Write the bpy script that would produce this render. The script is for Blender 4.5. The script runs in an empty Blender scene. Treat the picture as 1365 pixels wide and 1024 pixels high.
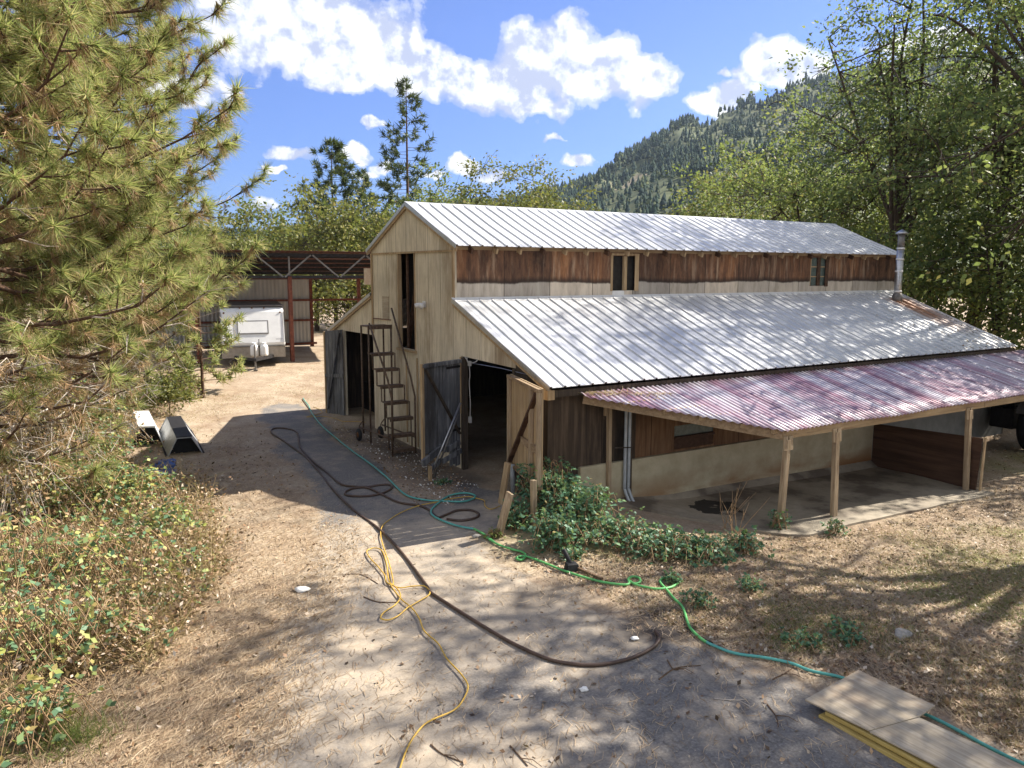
import bpy, bmesh, math, random
import numpy as np
from mathutils import Vector, Matrix
rad = math.radians
RNG = np.random.default_rng(7)
random.seed(7)
SC = bpy.context.scene
COL = SC.collection

# ------------------------------------------------------------------ camera
CAM = np.array([-7.733, -11.465, 4.26]); FPX = 1048.45
_y, _p, _r = rad(58.655), rad(8.203), rad(.173)
CF = np.array([math.cos(_y)*math.cos(_p), math.sin(_y)*math.cos(_p), -math.sin(_p)])
_R = np.array([math.sin(_y), -math.cos(_y), 0.]); _U = np.cross(_R, CF)
CR = _R*math.cos(_r)+_U*math.sin(_r); CU = -_R*math.sin(_r)+_U*math.cos(_r)
def pixdir(u, v): return CF+CR*(u-682.5)/FPX-CU*(v-512)/FPX
def ss(a, b, x):
    t = np.clip((np.asarray(x, float)-a)/(b-a), 0, 1); return t*t*(3-2*t)
def gz(x, y):
    """height of the ground"""
    x = np.asarray(x, float); y = np.asarray(y, float)
    d = -(.30*ss(.6, 3.2, x)+.15*ss(3, 10, x))*ss(.35, -.25, y)
    d = d+.55*ss(12, 21, y)*ss(14, 6, x)+.3*ss(-6.8, -10, x)*ss(16, 8, y)
    n = .018*np.sin(x*1.7+y*.6)*np.sin(y*1.3-x*.4)+.012*np.sin(x*3.9-1)*np.sin(y*3.1+2)
    return d+n*ss(.0, .8, np.abs(y+.2)+0*x)*np.where((x > 0) & (y > 0) & (y < 12) & (x < 15.6), 0, 1)
def gp(u, v, dz=0.):
    """pixel of the 1365 px wide photograph -> point on the ground"""
    z = 0.; d = pixdir(u, v)
    for _ in range(12):
        P = CAM+d*((z+dz-CAM[2])/d[2]); z = float(gz(P[0], P[1]))
    return Vector((P[0], P[1], z+dz))
def polar(u, dist):
    """a point DIST metres from the viewpoint on the bearing of column U"""
    d = pixdir(u, 361); d = d[:2]/np.hypot(*d[:2]); return CAM[0]+d[0]*dist, CAM[1]+d[1]*dist
def height_at(v, dist): return CAM[2]+dist*math.tan(math.atan((361-v)/FPX))

def beside(u, v, ref):
    """where the line of sight through a pixel meets the upright plane through REF that faces the viewpoint"""
    d = pixdir(u, v); h = np.array([CF[0], CF[1], 0]); P = CAM+d*(((np.array(ref)-CAM)@h)/(d@h)); return Vector(P)

# ------------------------------------------------------------------ materials
MATS = {}
class NT:
    def __init__(s, name):
        s.m = bpy.data.materials.new(name); s.m.use_nodes = True; s.t = s.m.node_tree
        s.b = s.t.nodes['Principled BSDF']; s.out = s.t.nodes['Material Output']; MATS[name] = s.m
        s.b.inputs['Specular IOR Level'].default_value = .3
        s._tc = None
    def n(s, typ, **kw):
        nd = s.t.nodes.new(typ)
        for k, v in kw.items(): setattr(nd, k, v)
        return nd
    def l(s, a, b): s.t.links.new(a, b)
    def tc(s):
        if s._tc is None: s._tc = s.n('ShaderNodeTexCoord')
        return s._tc.outputs['Object']
    def mapv(s, scale, rot=(0, 0, 0)):
        m = s.n('ShaderNodeMapping'); m.inputs['Scale'].default_value = scale; m.inputs['Rotation'].default_value = rot
        s.l(s.tc(), m.inputs['Vector']); return m.outputs[0]
    def noise(s, scale, detail=5, vec=None, rough=.6, dist=0.):
        n = s.n('ShaderNodeTexNoise'); n.inputs['Scale'].default_value = scale; n.inputs['Detail'].default_value = detail
        n.inputs['Roughness'].default_value = rough; n.inputs['Distortion'].default_value = dist
        s.l(vec if vec is not None else s.tc(), n.inputs['Vector']); return n.outputs['Fac']
    def ramp(s, fac, stops, interp='LINEAR'):
        r = s.n('ShaderNodeValToRGB'); r.color_ramp.interpolation = interp; e = r.color_ramp.elements
        while len(e) < len(stops): e.new(.5)
        for el, (p, c) in zip(e, stops):
            el.position = p; el.color = (*c, 1) if not isinstance(c, (int, float)) else (c, c, c, 1)
        s.l(fac, r.inputs[0]); return r.outputs[0]
    def mix(s, fac, a, b, mode='MIX'):
        m = s.n('ShaderNodeMix', data_type='RGBA', blend_type=mode)
        for inp, v in ((m.inputs[0], fac), (m.inputs[6], a), (m.inputs[7], b)):
            if hasattr(v, 'links'): s.l(v, inp)
            elif isinstance(v, (int, float)): inp.default_value = v
            else: inp.default_value = (*v, 1)
        return m.outputs[2]
    def math(s, op, a, b=None, clamp=False):
        m = s.n('ShaderNodeMath', operation=op, use_clamp=clamp)
        for i, v in enumerate((a, b)):
            if v is None: continue
            if hasattr(v, 'links'): s.l(v, m.inputs[i])
            else: m.inputs[i].default_value = v
        return m.outputs[0]
    def xyz(s):
        x = s.n('ShaderNodeSeparateXYZ'); s.l(s.tc(), x.inputs[0]); return x.outputs
    def color(s, c, rough=.8, metal=0., spec=None):
        if hasattr(c, 'links'): s.l(c, s.b.inputs['Base Color'])
        else: s.b.inputs['Base Color'].default_value = (*c, 1)
        if hasattr(rough, 'links'): s.l(rough, s.b.inputs['Roughness'])
        else: s.b.inputs['Roughness'].default_value = rough
        s.b.inputs['Metallic'].default_value = metal
        if spec is not None: s.b.inputs['Specular IOR Level'].default_value = spec
        return s.m
    def bump(s, h, strength=.4, dist=.02):
        b = s.n('ShaderNodeBump'); b.inputs['Strength'].default_value = strength; b.inputs['Distance'].default_value = dist
        s.l(h, b.inputs['Height']); s.l(b.outputs[0], s.b.inputs['Normal'])

def plain(name, c, rough=.7, metal=0., var=.25, scale=9.):
    s = NT(name); f = s.noise(scale, 6)
    s.color(s.ramp(f, [(.3, [x*(1-var) for x in c]), (.7, [min(1, x*(1+var)) for x in c])]), rough, metal); s.bump(f, .15); return s.m
def wood(name, dark, mid, light, grain='z', scale=1., seam=None, rough=.85, stain=None, bump=.4):
    """weathered timber, the grain running along one axis"""
    s = NT(name); k = {'x': (.6, 9, 9), 'y': (9, .6, 9), 'z': (9, 9, .6)}[grain]
    v = s.mapv([a*scale for a in k])
    f = s.noise(2.2, 8, v, .65, .4); g = s.noise(1.1*scale, 4)
    c = s.ramp(f, [(.28, dark), (.5, mid), (.72, light)])
    c = s.mix(s.ramp(g, [(.35, 0.), (.7, .55)]), c, [a*.55 for a in mid])
    if stain: c = s.mix(s.ramp(s.noise(.8, 6, s.mapv((1.2, 1.2, .35)), .7), [(.49, 0.), (.68, .8)]), c, stain)
    if seam:
        ax, w, width = seam
        fr = s.math('FRACT', s.math('MULTIPLY', s.xyz()['XYZ'.index(ax.upper())], 1/w))
        c = s.mix(s.math('LESS_THAN', fr, width/w), c, [a*.35 for a in dark])
    s.color(c, rough); s.bump(f, bump, .01); return s.m
def leafmat(name, stops, transl=.35, rough=.55):
    """leaves: colour differs from leaf to leaf; some light passes through"""
    s = NT(name); g = s.n('ShaderNodeNewGeometry')
    c = s.ramp(g.outputs['Random Per Island'], stops)
    s.color(c, rough, 0, .35)
    t = s.n('ShaderNodeBsdfTranslucent'); s.l(s.mix(.5, c, [.25, .31, .07], 'MIX'), t.inputs[0])
    m = s.n('ShaderNodeMixShader'); m.inputs[0].default_value = transl
    s.l(s.b.outputs[0], m.inputs[1]); s.l(t.outputs[0], m.inputs[2]); s.l(m.outputs[0], s.out.inputs[0]); return s.m

# ------------------------------------------------------------------ mesh helpers
class MB:
    """collects simple shapes, links them as one mesh object"""
    def __init__(s): s.v = []; s.f = []; s.marks = []
    def mark(s): s.marks.append((len(s.v), len(s.f)))
    def add(s, vs, fs):
        s.mark(); o = len(s.v); s.v += [tuple(p) for p in vs]; s.f += [tuple(i+o for i in f) for f in fs]; return s
    def hexa(s, p): return s.add(p, [(0, 3, 2, 1), (4, 5, 6, 7), (0, 1, 5, 4), (1, 2, 6, 5), (2, 3, 7, 6), (3, 0, 4, 7)])
    def box(s, x0, x1, y0, y1, z0, z1):
        return s.hexa([(x0, y0, z0), (x1, y0, z0), (x1, y1, z0), (x0, y1, z0), (x0, y0, z1), (x1, y0, z1), (x1, y1, z1), (x0, y1, z1)])
    def beam(s, a, b, w, h, up=(0, 0, 1), jit=0.):
        a = Vector(a); b = Vector(b); d = (b-a).normalized(); up = Vector(up)
        if abs(d.dot(up)) > .98: up = Vector((1, 0, 0))
        r = d.cross(up).normalized(); u = r.cross(d).normalized(); P = []
        for c in (a, b):
            for i, j in ((-1, -1), (1, -1), (1, 1), (-1, 1)):
                P.append(c+r*(i*w/2+random.uniform(-jit, jit))+u*(j*h/2+random.uniform(-jit, jit)))
        return s.add(P, [(0, 1, 2, 3), (7, 6, 5, 4), (0, 4, 5, 1), (1, 5, 6, 2), (2, 6, 7, 3), (3, 7, 4, 0)])
    def prism(s, pts, ext):
        """a flat outline pushed along EXT"""
        n = len(pts); e = Vector(ext); a = [Vector(p) for p in pts]
        return s.add(a+[p+e for p in a], [tuple(range(n)), tuple(range(2*n-1, n-1, -1))]+[(i, i+n, (i+1) % n+n, (i+1) % n) for i in range(n)])
    def tube(s, pts, r, seg=8, cap=True, r1=None):
        s.mark(); pts = [Vector(p) for p in pts]; n = len(pts); o = len(s.v); pu = None
        for i, p in enumerate(pts):
            d = (pts[min(i+1, n-1)]-pts[max(i-1, 0)]).normalized()
            if pu is None: pu = d.orthogonal().normalized()
            pu = (pu-d*pu.dot(d)).normalized() if (pu-d*pu.dot(d)).length > 1e-6 else d.orthogonal().normalized()
            q = d.cross(pu); rr = r[i] if isinstance(r, (list, tuple)) else (r if r1 is None else r+(r1-r)*i/(n-1))
            for k in range(seg):
                t = 2*math.pi*k/seg; s.v.append(tuple(p+(pu*math.cos(t)+q*math.sin(t))*rr))
        for i in range(n-1):
            for k in range(seg):
                k2 = (k+1) % seg; s.f.append((o+i*seg+k, o+i*seg+k2, o+(i+1)*seg+k2, o+(i+1)*seg+k))
        if cap:
            s.f.append(tuple(o+k for k in range(seg-1, -1, -1))); s.f.append(tuple(o+(n-1)*seg+k for k in range(seg)))
        return s
    def lathe(s, prof, c=(0, 0, 0), axis=(0, 0, 1), seg=20):
        ax = Vector(axis).normalized(); a = ax.orthogonal().normalized(); b = ax.cross(a); c = Vector(c)
        s.mark(); o = len(s.v); n = len(prof)
        for r, h in prof:
            for k in range(seg):
                t = 2*math.pi*k/seg; s.v.append(tuple(c+ax*h+(a*math.cos(t)+b*math.sin(t))*max(r, 1e-4)))
        for i in range(n-1):
            for k in range(seg):
                k2 = (k+1) % seg; s.f.append((o+i*seg+k, o+i*seg+k2, o+(i+1)*seg+k2, o+(i+1)*seg+k))
        s.f.append(tuple(o+k for k in range(seg-1, -1, -1))); s.f.append(tuple(o+(n-1)*seg+k for k in range(seg)))
        return s
    def build(s, name, mat, parent=None, smooth=False, bevel=0.):
        me = bpy.data.meshes.new(name); me.from_pydata(s.v, [], s.f)
        return link(name, me, mat, parent, smooth, bevel)
def build_each(m, name, mat, parent, smooth=False, bevel=0.):
    """every shape collected becomes a part of its own"""
    out = []
    for (v0, f0), (v1, f1) in zip(m.marks, m.marks[1:]+[(len(m.v), len(m.f))]):
        k = MB(); k.v = m.v[v0:v1]; k.f = [tuple(i-v0 for i in f) for f in m.f[f0:f1]]; out.append(k.build(name, mat, parent, smooth, bevel))
    return out
def link(name, me, mat, parent=None, smooth=False, bevel=0.):
    o = bpy.data.objects.new(name, me); COL.objects.link(o)
    for m in (mat if isinstance(mat, (list, tuple)) else [mat]): me.materials.append(MATS[m] if isinstance(m, str) else m)
    if smooth: me.polygons.foreach_set('use_smooth', [True]*len(me.polygons))
    if bevel:
        b = o.modifiers.new('bevel', 'BEVEL'); b.width = bevel; b.segments = 2; b.limit_method = 'ANGLE'
    if parent is not None:
        o.parent = parent; o.matrix_parent_inverse = Matrix(parent['_m']).inverted() if '_m' in parent else Matrix.Translation(parent.location).inverted()
    me.update(); return o
def npmesh(name, V, F, mat, parent=None, smooth=False):
    """V (n,3), F (m,k): many same-sided faces"""
    V = np.asarray(V, np.float32); F = np.asarray(F, np.int32); m, k = F.shape
    me = bpy.data.meshes.new(name); me.vertices.add(len(V)); me.vertices.foreach_set('co', V.ravel())
    me.loops.add(m*k); me.loops.foreach_set('vertex_index', F.ravel()); me.polygons.add(m)
    me.polygons.foreach_set('loop_start', np.arange(m, dtype=np.int32)*k); me.polygons.foreach_set('loop_total', np.full(m, k, np.int32))
    me.update(calc_edges=True); me.validate(); return link(name, me, mat, parent, smooth)
def thing(name, label, cat, loc=(0, 0, 0), group=None):
    o = bpy.data.objects.new(name, None); COL.objects.link(o); o.location = loc; o.empty_display_size = .2
    return tag(o, label, cat, group)
def tag(o, label, cat, group=None, kind=None):
    if label: o['label'] = label
    if cat: o['category'] = cat
    if group: o['group'] = group
    if kind: o['kind'] = kind
    return o
def structure(o): o['kind'] = 'structure'; return o
def stuff(o, label, cat): return tag(o, label, cat, None, 'stuff')
def copy_thing(root, offset, label=None, rotz=0.):
    """a copy of a thing with copies of its parts and sub-parts"""
    def rec(o, parent):
        c = o.copy(); COL.objects.link(c)
        if parent is not None: c.parent = parent
        for ch in list(o.children): rec(ch, c)
        return c
    c = rec(root, None); c.location = Vector(root.location)+Vector(offset); c.rotation_euler[2] += rotz
    if label: c['label'] = label
    return c

def smooth_path(P, n=6):
    P = [Vector(p) for p in P]; out = []
    for i in range(len(P)-1):
        a = P[max(i-1, 0)]; b = P[i]; c = P[i+1]; d = P[min(i+2, len(P)-1)]
        for k in range(n):
            t = k/n; out.append(.5*((2*b)+(c-a)*t+(2*a-5*b+4*c-d)*t*t+(3*b-a-3*c+d)*t**3))
    return out+[P[-1]]
def unit(v): return v/np.maximum(np.linalg.norm(v, axis=-1, keepdims=True), 1e-9)
def leaf_quads(P, size, rng, aspect=.6, up=.4, dirs=None):
    """one folded diamond leaf per point"""
    n = len(P); size = np.broadcast_to(size, n)[:, None]
    d = unit(rng.normal(size=(n, 3))) if dirs is None else unit(dirs+rng.normal(size=(n, 3))*.45)
    nn = rng.normal(size=(n, 3)); nn[:, 2] += up*2; nn = unit(nn-d*(nn*d).sum(1, keepdims=True)); w = np.cross(d, nn)
    mid = P+d*size*.42-nn*size*.06
    V = np.stack([P, mid+w*size*aspect*.5+nn*size*.07, P+d*size-nn*size*.05, mid-w*size*aspect*.5+nn*size*.07], 1).reshape(-1, 3)
    return V, np.arange(4*n).reshape(-1, 4)
def blades(P, D, width, rng):
    """thin tapering triangles from P along D (D holds the length)"""
    n = len(P); w = unit(np.cross(D, rng.normal(size=(n, 3))))*np.broadcast_to(width, n)[:, None]
    return np.stack([P-w/2, P+w/2, P+D], 1).reshape(-1, 3), np.arange(3*n).reshape(-1, 3)
def strips(P, D, width, rng):
    """thin flat strips (fallen needles, straws)"""
    n = len(P); w = unit(np.cross(D, np.array([0, 0, 1.])+rng.normal(size=(n, 3))*.3))*np.broadcast_to(width, n)[:, None]
    b = rng.normal(size=(n, 1))*.25*np.cross(D, np.array([0, 0, 1.]))
    V = np.stack([P-w/2, P+w/2, P+D*.5+b*.5+w/2, P+D*.5+b*.5-w/2, P+D-w*.2, P+D+w*.2], 1).reshape(-1, 3)
    i = np.arange(n)[:, None]*6; F = np.concatenate([i+[0, 1, 2, 3], i+[3, 2, 5, 4]]); return V, F
def inpoly(x, y, poly):
    x = np.asarray(x); y = np.asarray(y); r = np.zeros(x.shape, bool); n = len(poly)
    for i in range(n):
        (x0, y0), (x1, y1) = poly[i], poly[(i+1) % n]
        if y0 == y1: continue
        c = ((y0 > y) != (y1 > y)) & (x < (x1-x0)*(y-y0)/(y1-y0)+x0); r ^= c
    return r
def polydist(x, y, poly):
    d = np.full(np.shape(x), 1e9); n = len(poly)
    for i in range(n):
        a = np.array(poly[i]); b = np.array(poly[(i+1) % n]); ab = b-a; L = ab@ab
        t = np.clip(((x-a[0])*ab[0]+(y-a[1])*ab[1])/max(L, 1e-9), 0, 1)
        d = np.minimum(d, np.hypot(x-a[0]-t*ab[0], y-a[1]-t*ab[1]))
    return np.where(inpoly(x, y, poly), d, -d)
def vnoise(x, y, seed=0, f=1., oct=4):
    """value noise in numpy, 0..1"""
    r = np.random.default_rng(seed); T = r.random((64, 64)); o = 0; a = 1.; s = 0.
    for _ in range(oct):
        X = np.asarray(x)*f+7.3; Y = np.asarray(y)*f+3.1; i = np.floor(X).astype(int); j = np.floor(Y).astype(int)
        u = X-i; v = Y-j; u = u*u*(3-2*u); v = v*v*(3-2*v); i %= 64; j %= 64; i1 = (i+1) % 64; j1 = (j+1) % 64
        o = o+a*((T[i, j]*(1-u)+T[i1, j]*u)*(1-v)+(T[i, j1]*(1-u)+T[i1, j1]*u)*v); s += a; a *= .5; f *= 2.03
    return o/s
# ------------------------------------------------------------------ camera, sun and sky
cd = bpy.data.cameras.new('camera'); cam = bpy.data.objects.new('camera', cd); COL.objects.link(cam); SC.camera = cam
cd.sensor_width = 36; cd.lens = 36*FPX/1365; cd.clip_start = .1; cd.clip_end = 6000
cam.matrix_world = Matrix(((CR[0], CU[0], -CF[0], CAM[0]), (CR[1], CU[1], -CF[1], CAM[1]), (CR[2], CU[2], -CF[2], CAM[2]), (0, 0, 0, 1)))
SUN = Vector((1.15, -.08, 1.)).normalized()
ld = bpy.data.lights.new('sun', 'SUN'); ld.energy = 4.1; ld.angle = rad(.55); ld.color = (1, .93, .82)
sun = bpy.data.objects.new('sun', ld); COL.objects.link(sun); sun.rotation_euler = SUN.to_track_quat('Z', 'Y').to_euler(); sun.location = (20, -2, 20)
W = bpy.data.worlds.new('World'); SC.world = W; W.use_nodes = True
class WT(NT):
    def __init__(s):
        s.t = W.node_tree; s._tc = None
    def tc(s):
        if s._tc is None: s._tc = s.n('ShaderNodeTexCoord')
        return s._tc.outputs['Generated']
w = WT(); bg = W.node_tree.nodes['Background']
sky = w.n('ShaderNodeTexSky', sky_type='NISHITA'); sky.sun_disc = False; sky.sun_elevation = math.asin(SUN.z)
sky.sun_rotation = math.atan2(SUN.x, SUN.y); sky.air_density = 1.; sky.dust_density = .7; sky.ozone_density = 3.
w.l(w.mix(1., sky.outputs[0], (.31, .39, .66), 'MULTIPLY'), bg.inputs[0]); bg.inputs[1].default_value = .082
sx = w.n('ShaderNodeSeparateXYZ'); w.l(w.tc(), sx.inputs[0])
az = w.math('ARCTAN2', sx.outputs[1], sx.outputs[0]); el = w.math('ARCSINE', sx.outputs[2])
ae = w.n('ShaderNodeCombineXYZ'); w.l(az, ae.inputs[0]); w.l(el, ae.inputs[1])
wn = w.n('ShaderNodeTexNoise'); wn.inputs['Scale'].default_value = 24; wn.inputs['Detail'].default_value = 5; w.l(w.tc(), wn.inputs['Vector'])
wo = w.n('ShaderNodeVectorMath', operation='MULTIPLY_ADD'); w.l(wn.outputs['Color'], wo.inputs[0])
wo.inputs[1].default_value = (.05, .05, 0); wo.inputs[2].default_value = (-.025, -.025, 0)
wp = w.n('ShaderNodeVectorMath', operation='ADD'); w.l(ae.outputs[0], wp.inputs[0]); w.l(wo.outputs[0], wp.inputs[1])
CLOUDS = [(335, 25, 80, 62), (425, 45, 90, 60), (490, 60, 85, 60), (530, 72, 50, 48), (570, 96, 70, 34), (440, 112, 42, 18), (625, 108, 70, 34), (690, 112, 70, 50), (725, 88, 70, 55),
          (757, 60, 46, 42), (800, 95, 62, 46), (862, 108, 42, 34), (705, 146, 52, 20), (650, 120, 70, 30), (388, 204, 38, 12), (475, 206, 24, 12), (507, 224, 22, 10), (483, 233, 26, 7),
          (500, 165, 17, 10), (738, 185, 18, 6), (614, 224, 26, 13), (772, 216, 24, 10), (1035, 84, 50, 28), (1000, 96, 26, 14), (955, 137, 46, 15), (985, 122, 30, 13), (1085, 92, 22, 22),
          (965, 101, 12, 8), (350, 270, 20, 10), (372, 229, 16, 5), (655, 236, 34, 9), (250, 120, 60, 18), (1230, 60, 60, 16), (575, 232, 20, 8)]
field = None
for (u, v, ru, rv) in CLOUDS:
    d = pixdir(u, v); a0 = math.atan2(d[1], d[0]); e0 = math.asin(d[2]/np.linalg.norm(d))
    su = w.n('ShaderNodeVectorMath', operation='SUBTRACT'); w.l(wp.outputs[0], su.inputs[0]); su.inputs[1].default_value = (a0, e0, 0)
    mu = w.n('ShaderNodeVectorMath', operation='MULTIPLY'); w.l(su.outputs[0], mu.inputs[0]); mu.inputs[1].default_value = (FPX/ru/1.03, FPX/rv/1.03, 0)
    le = w.n('ShaderNodeVectorMath', operation='LENGTH'); w.l(mu.outputs[0], le.inputs[0])
    f = w.math('SUBTRACT', 1., le.outputs['Value'])
    if field is None: field = f
    else:
        m = w.n('ShaderNodeMath', operation='SMOOTH_MAX'); w.l(field, m.inputs[0]); w.l(f, m.inputs[1]); m.inputs[2].default_value = .18; field = m.outputs[0]
def wnoise(scale, off=(0, 0, 0), detail=7):
    a = w.n('ShaderNodeVectorMath', operation='ADD'); w.l(w.tc(), a.inputs[0]); a.inputs[1].default_value = off
    return w.noise(scale, detail, a.outputs[0], .58)
# unseen broken cloud added behind, above and to the sides as fill light
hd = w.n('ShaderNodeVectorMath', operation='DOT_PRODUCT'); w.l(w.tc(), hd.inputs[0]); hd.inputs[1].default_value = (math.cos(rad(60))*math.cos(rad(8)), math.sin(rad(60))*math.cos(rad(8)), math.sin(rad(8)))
fill_area = w.math('MULTIPLY', w.ramp(w.math('SUBTRACT', .5, w.math('MULTIPLY', hd.outputs['Value'], .5)), [(.12, 0.), (.24, 1.)]), w.ramp(sx.outputs[2], [(.0, 0.), (.08, 1.), (.75, 1.), (1., .55)]))
fill_cloud = w.math('SUBTRACT', w.math('MULTIPLY', fill_area, w.math('ADD', w.math('MULTIPLY', w.noise(3.2, 4), 2.6), -.48)), w.math('MULTIPLY', w.math('SUBTRACT', 1., fill_area), 2.))
field = w.math('MAXIMUM', field, fill_cloud)
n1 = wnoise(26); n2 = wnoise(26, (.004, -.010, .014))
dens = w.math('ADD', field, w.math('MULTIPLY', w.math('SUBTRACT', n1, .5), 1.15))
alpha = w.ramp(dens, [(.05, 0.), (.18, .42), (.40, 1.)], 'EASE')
lit = w.math('ADD', w.math('MULTIPLY', w.math('SUBTRACT', n1, n2), 2.2), w.math('ADD', w.math('MULTIPLY', w.noise(8, 4), .9), .02))
ccol = w.ramp(lit, [(.22, (.50, .56, .76)), (.42, (.80, .84, .95)), (.60, (1., 1., 1.))])
cb = w.n('ShaderNodeBackground'); w.l(ccol, cb.inputs[0]); cb.inputs[1].default_value = .37
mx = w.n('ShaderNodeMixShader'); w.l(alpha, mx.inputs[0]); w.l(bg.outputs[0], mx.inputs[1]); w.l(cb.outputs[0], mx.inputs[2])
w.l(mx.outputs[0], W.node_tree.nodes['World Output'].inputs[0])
W.cycles.sampling_method = 'MANUAL'; W.cycles.sample_map_resolution = 512
vs = SC.view_settings; vs.view_transform = 'Standard'; vs.look = 'None'; vs.exposure = 1.68; vs.gamma = 1
SC.cycles.max_bounces = 6; SC.cycles.diffuse_bounces = 3; SC.cycles.glossy_bounces = 2; SC.cycles.transmission_bounces = 3; SC.cycles.transparent_max_bounces = 4
SC.cycles.caustics_reflective = False; SC.cycles.caustics_refractive = False

# ------------------------------------------------------------------ materials
wood('plywood_tan', (.40, .335, .235), (.69, .61, .465), (.78, .71, .57), 'z', 1., ('y', .61, .012), stain=(.25, .18, .11))
wood('timber_tan', (.22, .14, .075), (.42, .30, .17), (.58, .44, .27), 'z')
wood('timber_tan_x', (.20, .13, .07), (.38, .27, .155), (.52, .39, .23), 'x')
wood('timber_y', (.16, .10, .055), (.30, .21, .125), (.42, .31, .19), 'y')
wood('post_wood', (.20, .13, .08), (.40, .30, .19), (.58, .47, .33), 'z', 1.4)
wood('grey_boards', (.04, .042, .048), (.16, .165, .175), (.42, .42, .43), 'z', .8, None, stain=(.03, .025, .022))
wood('dark_wood', (.018, .014, .011), (.06, .045, .033), (.13, .095, .065), 'z', .8)
wood('dark_ply', (.022, .016, .012), (.075, .052, .035), (.19, .135, .09), 'z', .55, ('x', 1.22, .012), stain=(.015, .012, .01))
wood('brown_ply', (.07, .035, .018), (.20, .11, .055), (.32, .19, .10), 'z', .6, ('x', 1.22, .014), stain=(.05, .026, .014))
wood('brown_panel', (.035, .018, .011), (.085, .045, .027), (.14, .08, .05), 'y', .5)
wood('sheet_ply', (.28, .23, .165), (.45, .375, .275), (.58, .51, .40), 'y', 1.6, None, stain=(.33, .22, .14), bump=.1)
wood('sheet_edge', (.30, .20, .05), (.52, .38, .12), (.62, .48, .20), 'y', 1.)
plain('rust_steel', (.16, .055, .035), .75, .2, .4); plain('dark_steel', (.035, .033, .034), .6, .5, .3); plain('grey_steel', (.20, .19, .18), .55, .6, .3)
plain('ladder_steel', (.125, .085, .06), .65, .4, .5, 14); plain('black_rubber', (.014, .014, .015), .7, 0, .3); plain('galvanised', (.42, .42, .43), .35, .85, .2, 16)
plain('white_paint', (.72, .72, .71), .35, 0, .06, 3); plain('skirt_grey', (.30, .27, .235), .5, 0, .2); plain('tank_white', (.76, .76, .74), .3, 0, .04)
plain('white_plastic', (.70, .70, .68), .5, 0, .12, 5); plain('grey_plastic', (.34, .35, .36), .5, 0, .2, 5); plain('blue_plastic', (.05, .10, .28), .5, 0, .2, 6)
plain('hose_teal', (.10, .36, .31), .42, 0, .15); plain('hose_green', (.12, .42, .13), .45, 0, .15); plain('hose_brown', (.085, .055, .040), .5, 0, .25); plain('cord_yellow', (.52, .33, .06), .5, 0, .15)
plain('dark_glass', (.012, .016, .02), .12, 0, .2); plain('paper', (.75, .74, .70), .9, 0, .08); plain('rock_grey', (.30, .28, .25), .9, 0, .3, 20); plain('inside_dark', (.03, .027, .024), .9, 0, .3)
plain('pane_green', (.10, .13, .12), .15, 0, .3, 12); plain('far_panel', (.22, .22, .20), .8, 0, .2, 3); plain('cord_white', (.35, .34, .32), .6, 0, .1); plain('tyre_rust', (.16, .07, .03), .7, .2, .4)
plain('pipe_pvc', (.36, .385, .40), .4, .1, .15); plain('twig_brown', (.12, .075, .045), .9, 0, .4, 30); plain('cane_tan', (.30, .20, .11), .9, 0, .4, 12); plain('dead_grey', (.40, .35, .30), .9, 0, .35, 12)
s = NT('bark'); f = s.noise(6, 8, s.mapv((3, 3, .6)), .7); s.color(s.ramp(f, [(.3, (.025, .019, .015)), (.6, (.085, .063, .048)), (.8, (.15, .12, .095))]), .95); s.bump(f, .8, .04)
s = NT('pine_bark'); f = s.noise(5, 8, s.mapv((3, 3, .8)), .7); s.color(s.ramp(f, [(.3, (.03, .02, .014)), (.6, (.12, .07, .045)), (.8, (.20, .13, .09))]), .95); s.bump(f, .8, .04)
# upper side wall: rusty brown over weathered grey, a ragged dark line between
s = NT('rusty_wall'); z = s.xyz()['Z' if False else 2]; nz = s.noise(.55, 9, s.mapv((1, 1, .4)), .62)
h = s.math('ADD', z, s.math('MULTIPLY', s.math('SUBTRACT', nz, .5), .34)); v = s.mapv((3.2, 3.2, .6)); f = s.noise(2., 8, v, .7, .3)
big = s.noise(.8, 5, s.mapv((1.6, 1, .35)), .7)
brown = s.ramp(f, [(.25, (.030, .018, .013)), (.45, (.10, .055, .036)), (.60, (.19, .105, .062)), (.78, (.34, .235, .15))])
brown = s.mix(s.ramp(big, [(.52, 0.), (.66, .7)]), brown, s.ramp(f, [(.3, (.15, .07, .038)), (.55, (.30, .145, .065)), (.8, (.40, .27, .15))]))
brown = s.mix(s.ramp(s.noise(.9, 6, s.mapv((1.1, 1, .6), (0, 0, 0)), .75), [(.30, .85), (.44, 0.)]), brown, (.022, .017, .015))
grey = s.ramp(f, [(.25, (.27, .245, .205)), (.5, (.46, .425, .365)), (.75, (.60, .57, .50))])
brown = s.mix(s.ramp(s.noise(1.5, 6, s.mapv((4.5, 4.5, .4)), .7), [(.53, 0.), (.68, .6)]), brown, (.42, .33, .235))
c = s.mix(s.ramp(s.math('SUBTRACT', h, 3.5), [(.47, 0.), (.51, 1.)]), grey, brown)
c = s.mix(s.ramp(s.math('SUBTRACT', h, 3.5), [(.46, 0.), (.495, .85), (.53, .75), (.62, 0.)]), c, (.028, .022, .020))
fr = s.math('FRACT', s.math('MULTIPLY', s.xyz()[0], 1/1.22)); c = s.mix(s.math('LESS_THAN', fr, .012), c, (.03, .022, .016))
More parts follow.
